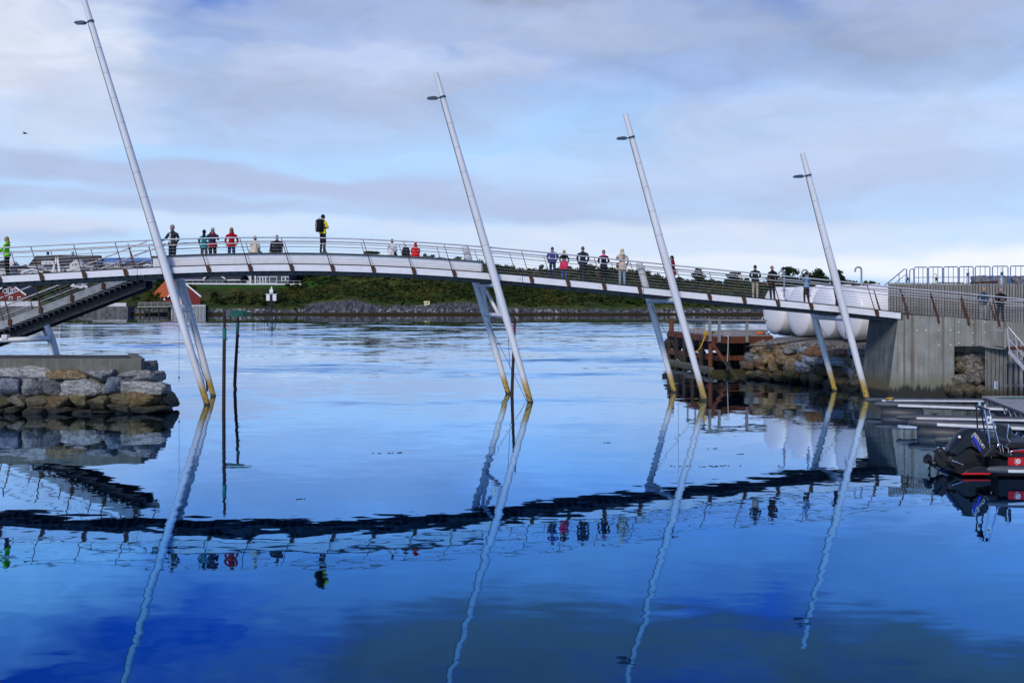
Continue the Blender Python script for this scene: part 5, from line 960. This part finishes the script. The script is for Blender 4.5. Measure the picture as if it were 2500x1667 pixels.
# ================================================================ people
SKIN = (.42, .24, .17)
def cloth(c): return mat('cloth_%02x%02x%02x' % tuple(int(255*v) for v in c), c, .9, 0, .3, 9, .35, 18, .15)
HEADS = dict
def person(label, foot, h, yaw, jacket, legs, shoes=(.02, .02, .022), hair=(.06, .045, .03), pose='rail', hairstyle='short', lean=0.0, skin=SKIN, extra=None, headturn=0.0, coat=.0, sit=False, group='people on the footbridge', bulk=1.0, stride=0.0, hem=None):
    t = thing('person', label, 'person', foot, group); S = h/1.75
    sk = {}; E = []
    hz = .95 if not sit else .10
    sk['pel'] = ((0, 0, hz), .135*bulk, 'J' if coat else 'L'); sk['bel'] = ((0, 0, hz+.14), .135*bulk, 'J'); sk['che'] = ((0, .01, hz+.33), .155*bulk, 'J'); sk['upc'] = ((0, .01, hz+.46), .13*bulk, 'J'); sk['nec'] = ((0, .0, hz+.54), .06, 'S'); sk['hea'] = ((0, -.015, hz+.605), .06, 'S')
    E += [('pel', 'bel'), ('bel', 'che'), ('che', 'upc'), ('upc', 'nec'), ('nec', 'hea')]
    arms = {'rail': ((.27, -.12, .22), (.20, -.36, .16)), 'down': ((.25, .02, .19), (.24, -.05, -.05)), 'pock': ((.28, .05, .20), (.21, -.10, .03)), 'face': ((.26, -.18, .26), (.08, -.20, .58)), 'fold': ((.27, -.06, .2), (.02, -.20, .2)), 'lap': ((.24, -.10, .2), (.12, -.26, .06)), 'prop': ((.25, .1, .22), (.3, .16, .0))}
    for s, nm in ((1, 'R'), (-1, 'L')):
        ps = pose if isinstance(pose, str) else pose[0 if s > 0 else 1]
        el, wr = arms[ps]
        sk['sh'+nm] = ((s*.185*bulk, .01, hz+.45), .072*bulk, 'J'); sk['el'+nm] = ((s*el[0], el[1], hz+el[2]), .052*bulk, 'J'); sk['wr'+nm] = ((s*wr[0], wr[1], hz+wr[2]), .038, 'J')
        d = (Vector(wr)-Vector(el)).normalized(); hp = Vector(wr)+d*.07; sk['ha'+nm] = ((s*hp.x, hp.y, hz+hp.z), .034, 'S'); E += [('upc', 'sh'+nm), ('sh'+nm, 'el'+nm), ('el'+nm, 'wr'+nm), ('wr'+nm, 'ha'+nm)]
        if not sit:
            st_ = stride*s; sk['hi'+nm] = ((s*.092, 0, .90), .098*bulk, 'J' if coat > .1 else 'L'); sk['kn'+nm] = ((s*.10, -.02-st_*.5, .49), .068, 'L'); sk['an'+nm] = ((s*.105, .03-st_, .09), .048, 'L'); sk['he'+nm] = ((s*.107, .04-st_, .05), .046, 'B'); sk['to'+nm] = ((s*.125, -.15-st_, .035), .036, 'B')
        else:
            sk['hi'+nm] = ((s*.10, 0, .08), .10, 'L'); sk['kn'+nm] = ((s*.13, -.44, .09), .07, 'L'); sk['an'+nm] = ((s*.12, -.46, -.34), .048, 'L'); sk['he'+nm] = ((s*.12, -.45, -.38), .046, 'B'); sk['to'+nm] = ((s*.13, -.64, -.40), .036, 'B')
        E += [('pel', 'hi'+nm), ('hi'+nm, 'kn'+nm), ('kn'+nm, 'an'+nm), ('an'+nm, 'he'+nm), ('he'+nm, 'to'+nm)]
    upper = {'bel', 'che', 'upc', 'nec', 'hea', 'shR', 'shL', 'elR', 'elL', 'wrR', 'wrL', 'haR', 'haL'}
    Lr = Matrix.Rotation(lean, 4, 'X'); piv = Vector((0, 0, hz))
    pos = {k: ((Lr @ (Vector(v[0])-piv))+piv if k in upper else Vector(v[0])) for k, v in sk.items()}
    if lean and not isinstance(pose, tuple) and pose == 'rail':
        for nm in 'RL': pos['wr'+nm].z = max(pos['wr'+nm].z, hz+.05)
    ids = {k: i for i, k in enumerate(sk)}
    me = bpy.data.meshes.new('skel'); me.from_pydata([pos[k] for k in sk], [(ids[a], ids[b]) for a, b in E], [])
    o = bpy.data.objects.new('skel', me); COL.objects.link(o); md = o.modifiers.new('s', 'SKIN'); md.use_smooth_shade = True; md.branch_smoothing = .6
    fl = {'pel': (1.12, .82), 'bel': (1.05, .82), 'che': (1.1, .78), 'upc': (1.1, .8)}
    for k, v in sk.items():
        f_ = fl.get(k, (1, 1)); me.skin_vertices[0].data[ids[k]].radius = (v[1]*f_[0], v[1]*f_[1])
    me.skin_vertices[0].data[ids['pel']].use_root = True
    sb = o.modifiers.new('u', 'SUBSURF'); sb.levels = 1; sb.render_levels = 1
    bpy.context.view_layer.update(); bm = bpy.data.meshes.new_from_object(o.evaluated_get(bpy.context.evaluated_depsgraph_get())); bpy.data.objects.remove(o)
    seg = [(pos[a], pos[b], sk[b][2] if sk[a][2] != sk[b][2] else sk[a][2], sk[a][2]) for a, b in E]
    B = MB(); fidx = {'J': 0, 'L': 1, 'S': 2, 'B': 3}; mis = []
    for p in bm.polygons:
        c = p.center; best = (9, 'J')
        for a, b, lb_, la in seg:
            ab_ = b-a; k = max(0, min(1, (c-a).dot(ab_)/max(1e-6, ab_.length_squared))); q_ = a+ab_*k; dd = (c-q_).length; lab = la if k < .5 else lb_
            if dd < best[0]: best = (dd, lab)
        lab = best[1]
        if lab == 'L' and not sit and c.z > .93: lab = 'J'
        mis.append(fidx[lab])
    B.v = [tuple(v.co) for v in bm.vertices]; B.f = [tuple(p.vertices) for p in bm.polygons]; B.mi = mis; B.sm = [True]*len(mis)
    # hands: palm plus five bent fingers
    for s, nm in ((1, 'R'), (-1, 'L')):
        w_, h_ = pos['wr'+nm], pos['ha'+nm]; d = (h_-w_).normalized(); side = d.cross(Vector((0, 0, 1)));  side = side.normalized() if side.length > .1 else Vector((1, 0, 0)); dn = side.cross(d)
        if dn.z > 0: dn = -dn
        for k in range(4):
            b0 = h_+side*(k-1.5)*.018; L_f = (.068, .078, .072, .056)[k]; B.tube([b0, b0+d*L_f*.55, b0+d*L_f*.8+dn*L_f*.45], [.0095, .009, .007], 5, 2)
        b0 = h_-d*.03-side*.03*s; B.tube([b0, b0-side*.03*s+d*.03, b0-side*.035*s+d*.055+dn*.01], [.011, .010, .008], 5, 2)
    # head
    hc = pos['hea']+Vector((0, -.01, .075)); R_ = Matrix.Rotation(headturn, 3, 'Z') @ Matrix.Rotation(lean*.5, 3, 'X')
    def face(u):
        v = u.copy()
        if v.y < 0 and v.z < -.1: v.x *= 1-.25*(-v.z); v.y *= 1-.06
        return v
    hb = MB(); hb.ball((0, 0, 0), (.077, .098, .118), 14, 10, 2, face); hb.add([(-.014, -.094, .015), (.014, -.094, .015), (.018, -.098, -.03), (-.018, -.098, -.03), (0, -.125, -.024)], [(0, 1, 4), (1, 2, 4), (2, 3, 4), (3, 0, 4)], 2)
    for s in (-1, 1): hb.ball((s*.078, .005, -.005), (.012, .025, .035), 6, 5, 2); hb.ball((s*.03, -.086, .018), (.013, .012, .009), 6, 4, 4)
    hb.add([(-.026, -.0935, -.056), (.026, -.0935, -.056), (.022, -.0915, -.066), (-.022, -.0915, -.066)], [(0, 1, 2, 3)], 5)
    B.add([R_ @ Vector(v)+hc for v in hb.v], hb.f, 0, True); B.mi[-len(hb.mi):] = hb.mi
    Mx = Matrix.Translation(Vector(foot)) @ Matrix.Rotation(yaw, 4, 'Z') @ Matrix.Scale(S, 4)
    def place(b): b.v = [tuple(Mx @ Vector(v)) for v in b.v]; return b
    place(B).build('body', [cloth(jacket), cloth(legs), mat('skin', skin, .55, 0, .08), cloth(shoes), mat('eye', (.01, .01, .01), .3), mat('lips', (.25, .09, .07), .6)], t)
    # hair
    H = MB()
    if hairstyle != 'bald':
        def cap(u):
            v = u.copy(); lim = -.25 if v.y > -.2 else .35
            if v.z < lim: v.z = lim+(v.z-lim)*.05
            return v
        H.ball((0, .012, .012), (.088, .104, .122), 14, 10, 0, cap)
        if hairstyle in ('long', 'bob', 'pony'):
            n = {'long': .36, 'bob': .17, 'pony': .26}[hairstyle]; w = .085 if hairstyle != 'pony' else .045
            H.loft([[Vector((w*math.cos(a)*(1+.1*k), .05+.045*math.sin(a)+.015*k, -.0-n*k/4)) for a in np.linspace(0, 2*math.pi, 11)[:-1]] for k in range(5)])
        H.v = [tuple(R_ @ Vector(v)+hc) for v in H.v]; place(H).build('hair' if hairstyle not in ('beanie', 'hood') else 'hood', cloth(hair), t)
    # jacket hem, a flared skirt of cloth round the hips
    hm = hem if hem is not None else jacket
    if not sit:
        z0, z1 = hz+.12, hz-.06-coat; rr = [];
        for k in range(5):
            f_ = k/4; z = z0+(z1-z0)*f_; a_ = (.165+.03*f_+.05*coat*f_)*bulk; b_ = (.125+.03*f_+.05*coat*f_)*bulk
            pt = [Vector((a_*math.cos(q_)*(1+.03*math.sin(5*q_)*f_), b_*math.sin(q_), z)) for q_ in np.linspace(0, 2*math.pi, 19)[:-1]]
            if k < 2: pt = [(Lr @ (p-piv))+piv for p in pt]
            rr.append(pt)
        J = MB().loft(rr, cap=False); J.loft([[Vector((p.x*.94, p.y*.94, p.z)) for p in r] for r in rr][::-1], cap=False); place(J).build('jacket_hem', cloth(hm), t)
    else:
        rr = [[(Lr @ (Vector((a_*math.cos(q_)*bulk, b_*math.sin(q_)*bulk, z))-piv))+piv for q_ in np.linspace(0, 2*math.pi, 19)[:-1]] for z, a_, b_ in ((.34, .19, .145), (.2, .205, .16), (.06, .225, .18), (.02, .23, .185))]
        place(MB().loft(rr, cap=False)).build('jacket_hem', cloth(hm), t)
    # collar
    cr = [[pos['nec']+Vector((r*math.cos(q_), r*.95*math.sin(q_), z)) for q_ in np.linspace(0, 2*math.pi, 13)[:-1]] for r, z in ((.115, -.07), (.085, -.02), (.08, .025))]
    place(MB().loft(cr, cap=False)).build('collar', cloth(extra['collar'] if extra and 'collar' in extra else jacket), t)
    if extra:
        def part(nm_, b, c): place(b).build(nm_, cloth(c) if not isinstance(c, bpy.types.Material) else c, t)
        if 'glasses' in extra:
            g = MB(); g.box((0, -.098, .02), (.13, .015, .035)); g.v = [tuple(R_ @ Vector(v)+hc) for v in g.v]; part('sunglasses', g, (.012, .012, .012))
        if 'pack' in extra:
            b = MB(); cz = hz+.30; b.loft([[Vector((.15*f_*math.cos(q_)**1 if False else .155*f_*max(-1, min(1, 1.35*math.cos(q_))), .20+.11*f_*max(-1, min(1, 1.35*math.sin(q_))), cz+z)) for q_ in np.linspace(0, 2*math.pi, 17)[:-1]] for z, f_ in ((-.30, .7), (-.26, 1), (0, 1.05), (.22, 1), (.28, .6))]); part('backpack', b, extra['pack'])
            b = MB(); b.tube([(-.05, .2, cz+.27), (-.04, .2, cz+.34), (.04, .2, cz+.34), (.05, .2, cz+.27)], .012, 6)
            part('backpack_handle', b, extra['pack'])
            for s in (-1, 1): b = MB().tube([(s*.12, .12, cz+.22), (s*.12, .0, cz+.22), (s*.12, -.14, cz+.05), (s*.14, .02, cz-.18)], .022, 6); part('shoulder_strap', b, extra['pack'])
            b = MB().tube([(.07, .325, cz-.22), (.07, .325, cz+.2)], .008, 5); part('pack_zip', b, (.6, .6, .6))
        if 'bag' in extra:
            sx, c = extra['bag']; b = MB(); b.ball((sx*.22, .06, hz+.02), (.07, .10, .12), 10, 7); part('shoulder_bag', b, c)
            b = MB().tube([(sx*.2, .1, hz+.1), (0, .16*bulk, hz+.32), (-sx*.13, .10, hz+.5), (-sx*.13, -.08, hz+.46)], .012, 5); part('bag_strap', b, c)
        if 'stripe' in extra:
            b = MB(); rr = [[Vector((.172*bulk*math.cos(q_), .135*bulk*math.sin(q_), hz+z)) for q_ in np.linspace(0, 2*math.pi, 17)[:-1]] for z in (.06, .1)]; b.loft(rr, cap=False); part('reflective_band', b, extra['stripe'])
        if 'panel' in extra:
            b = MB().prism([(-.05, -.135*bulk, hz+.02), (.05, -.135*bulk, hz+.02), (.045, -.13*bulk, hz+.46), (-.045, -.13*bulk, hz+.46)], (0, .02, 0)); part('shirt_front', b, extra['panel'])
        if 'skirt' in extra:
            b = MB(); b.loft([[Vector((a_*math.cos(q_)*(1+.05*math.sin(6*q_)), b_*math.sin(q_), hz+z)) for q_ in np.linspace(0, 2*math.pi, 21)[:-1]] for z, a_, b_ in ((.16, .17, .13), (.08, .20, .16), (-.05, .23, .19), (-.2, .27, .22), (-.3, .25, .2))]); part('puffer_jacket', b, extra['skirt'])
        if 'hood' in extra:
            b = MB(); b.ball(tuple(pos['nec']+Vector((0, .07, .02))), (.12, .08, .09), 10, 7); part('hood', b, extra['hood'])
    return t
R180 = math.pi
def deck(px, t, up_=.036):
    # deck position under a frame column, t metres in from the near edge
    u = (px-1250)/F; x = u*(Y0+t)/(1-SL*u); p = BPE(x-0.0, t, up_) if x > XR-1.5 else BP(x, t, up_); x += (u*p.y-p.x); p = BPE(x, t, up_) if x > XR-1.5 else BP(x, t, up_); return p
def hgt(px_top, p): return (PZ(px_top, p.y)-p.z)
def folk(label, px, top, t, yaw, *a, up_=.036, **k):
    p = deck(px, t, up_); return person(label, p, hgt(top, p), yaw, *a, **k)
DARKN = (.012, .016, .03); BLK = (.012, .012, .014); JEAN = (.03, .06, .14)
folk('person in bright green safety jacket and dark trousers at the left edge', 17, 578, 1.2, math.radians(-85), (.16, .62, .02), BLK, hair=(.32, .22, .09), hairstyle='bob', pose='rail', extra={'stripe': (.02, .09, .02)}, bulk=1.05)
folk('person in open dark jacket over pale shirt standing beside left mast', 421, 549, 2.3, math.radians(-25), (.035, .042, .045), (.012, .016, .04), hair=(.25, .25, .25), pose=('pock', 'rail'), extra={'panel': (.4, .43, .46)}, bulk=1.1)
folk('person in teal top with dark hair, seen from behind', 498, 561, 2.2, R180, (.015, .20, .22), (.07, .085, .10), hair=(.012, .011, .010), hairstyle='pony', pose='fold', bulk=.95)
folk('person in navy and red jacket raising a hand to the face', 519, 556, 2.2, R180+.35, (.02, .024, .055), (.018, .014, .014), hair=(.33, .33, .34), pose=('face', 'face'), bulk=1.08, hem=(.33, .012, .02), extra={'collar': (.3, .02, .03)})
folk('person in red jacket, jeans and sunglasses facing the camera', 565, 555.5, 2.2, math.radians(12), (.40, .006, .014), (.02, .045, .15), hair=(.36, .22, .09), hairstyle='bob', pose='pock', extra={'glasses': 1}, bulk=1.0)
bu = .505
folk('person in cream jacket sitting on the bench, back to camera', 621, 575-38, .95, R180+.25, (.62, .56, .45), (.018, .022, .028), hair=(.03, .025, .02), pose='lap', sit=True, up_=bu, lean=.12) if False else None
def sitter(label, px, top, yaw, *a, t=.95, **k):
    p = deck(px, t, bu); h = (PZ(top, p.y)-p.z)/(.10+.605+.075+.13)*1.75; return person(label, p, h, yaw, *a, sit=True, **k)
sitter('person in cream jacket sitting on the bench, back to camera', 620, 575.5, R180-.35, (.62, .56, .45), (.02, .03, .032), hair=(.035, .03, .025), pose='lap', lean=.14, bulk=1.12)
sitter('person in wide black coat sitting on the bench, back to camera', 675.5, 574, R180, (.012, .014, .018), BLK, hair=(.012, .012, .014), pose='prop', lean=.1, bulk=1.35)
p = deck(788, .62, bu); person('person in yellow jacket with black backpack standing on the bench', p, PZ(524, p.y)-p.z, R180-.62, (.78, .62, .01), (.012, .013, .018), hair=(.012, .010, .009), skin=(.26, .14, .09), pose='fold', extra={'pack': (.010, .011, .013)}, bulk=.95)
sitter('person in white jacket with black shoulder bag sitting on the bench', 956, 583, R180-.2, (.66, .66, .66), (.03, .04, .06), hair=(.012, .011, .011), pose='lap', lean=.1, extra={'bag': (-1, (.012, .012, .013))})
sitter('person in red hooded jacket sitting on the bench', 1014.5, 591, R180+.12, (.62, .006, .010), (.02, .02, .025), hair=(.55, .006, .010), hairstyle='hood', pose='lap', lean=.1, bulk=1.12, extra={'hood': (.6, .006, .012)})
pb = deck(991, 1.0, bu); bk = thing('backpack', 'black backpack resting on the bench between white and red jackets', 'backpack', pb)
BKM = cloth((.014, .014, .016))
MB().loft([[pb+Vector((.17*f_*max(-1, min(1, 1.3*math.cos(q_))), .12*f_*max(-1, min(1, 1.3*math.sin(q_))), z)) for q_ in np.linspace(0, 2*math.pi, 17)[:-1]] for z, f_ in ((0, .9), (.05, 1), (.25, 1), (.38, .75), (.43, .3))]).build('body', BKM, bk)
MB().box(pb+Vector((0, -.13, .14)), (.22, .05, .18)).build('pocket', BKM, bk, bevel=.02); MB().tube([pb+Vector((-.04, 0, .42)), pb+Vector((0, 0, .48)), pb+Vector((.04, 0, .42))], .012, 6).build('handle', BKM, bk)
folk('person in blue-violet jacket bending over the far railing', 1349, 600, 2.2, R180, (.045, .05, .18), (.018, .035, .085), hair=(.05, .05, .16), hairstyle='hood', pose='rail', lean=.42, bulk=1.12)
folk('blonde person in black top with bright pink puffer at the waist', 1377, 610, 2.05, R180-.15, BLK, (.03, .10, .30), hair=(.40, .30, .16), hairstyle='bob', pose='rail', lean=.1, extra={'skirt': (.75, .03, .10)}, bulk=.95)
folk('tall person in dark navy jacket and jeans, back to camera', 1423, 602, 2.3, R180, (.014, .024, .045), (.012, .02, .035), hair=(.12, .085, .07), pose='pock', bulk=1.12)
folk('person in black jacket with pink collar, back to camera', 1474, 610, 2.3, R180, (.010, .012, .02), BLK, hair=(.20, .16, .10), pose='rail', extra={'collar': (.7, .03, .20)}, bulk=1.02, coat=.05)
folk('blonde person in beige jacket and pale jeans with brown bag', 1519, 607, 2.2, R180-.1, (.52, .42, .34), (.24, .32, .43), hair=(.58, .50, .36), hairstyle='bob', pose=('face', 'pock'), extra={'bag': (1, (.10, .035, .02))}, bulk=1.1, coat=.12)
folk('long-haired person in dark red jacket looking down beside the third mast', 1645, 624, 2.1, math.radians(-95), (.30, .008, .022), (.02, .015, .018), hair=(.02, .014, .012), hairstyle='long', pose='lap', lean=.12, bulk=.95, coat=.1)
folk('person in dark camouflage jacket and pale checked trousers', 1844, 647, 2.0, R180-.2, (.018, .02, .024), (.38, .34, .24), hair=(.010, .010, .010), hairstyle='beanie', pose='fold', lean=.15, bulk=1.1)
folk('bald person in black clothes and sunglasses', 1886, 648, 2.0, math.radians(-50), (.010, .010, .011), BLK, hairstyle='bald', skin=(.46, .24, .16), pose='down', extra={'glasses': 1}, bulk=1.08, coat=.12)
folk('person in light blue denim jacket and black trousers', 1969, 664, 1.9, R180+.45, (.16, .30, .46), BLK, hair=(.012, .010, .010), pose='fold', bulk=1.02, stride=.06)
folk('person in black striding behind the rightmost mast', 2043, 668, 1.9, math.radians(-60), (.012, .012, .018), (.012, .014, .022), hair=(.25, .12, .08), pose='fold', bulk=1.05, stride=.18)
folk('person in blue jacket and grey trousers walking on the approach', 2401, 702, 2.0, math.radians(8), (.028, .055, .10), (.27, .26, .26), hair=(.36, .21, .12), pose='pock', bulk=1.02, stride=.06)
folk('bearded bald person in black with tied jacket on the approach', 2443, 704, 1.6, math.radians(-6), (.010, .010, .014), (.015, .022, .05), hairstyle='bald', skin=(.46, .25, .18), pose='fold', bulk=1.15, stride=.05)
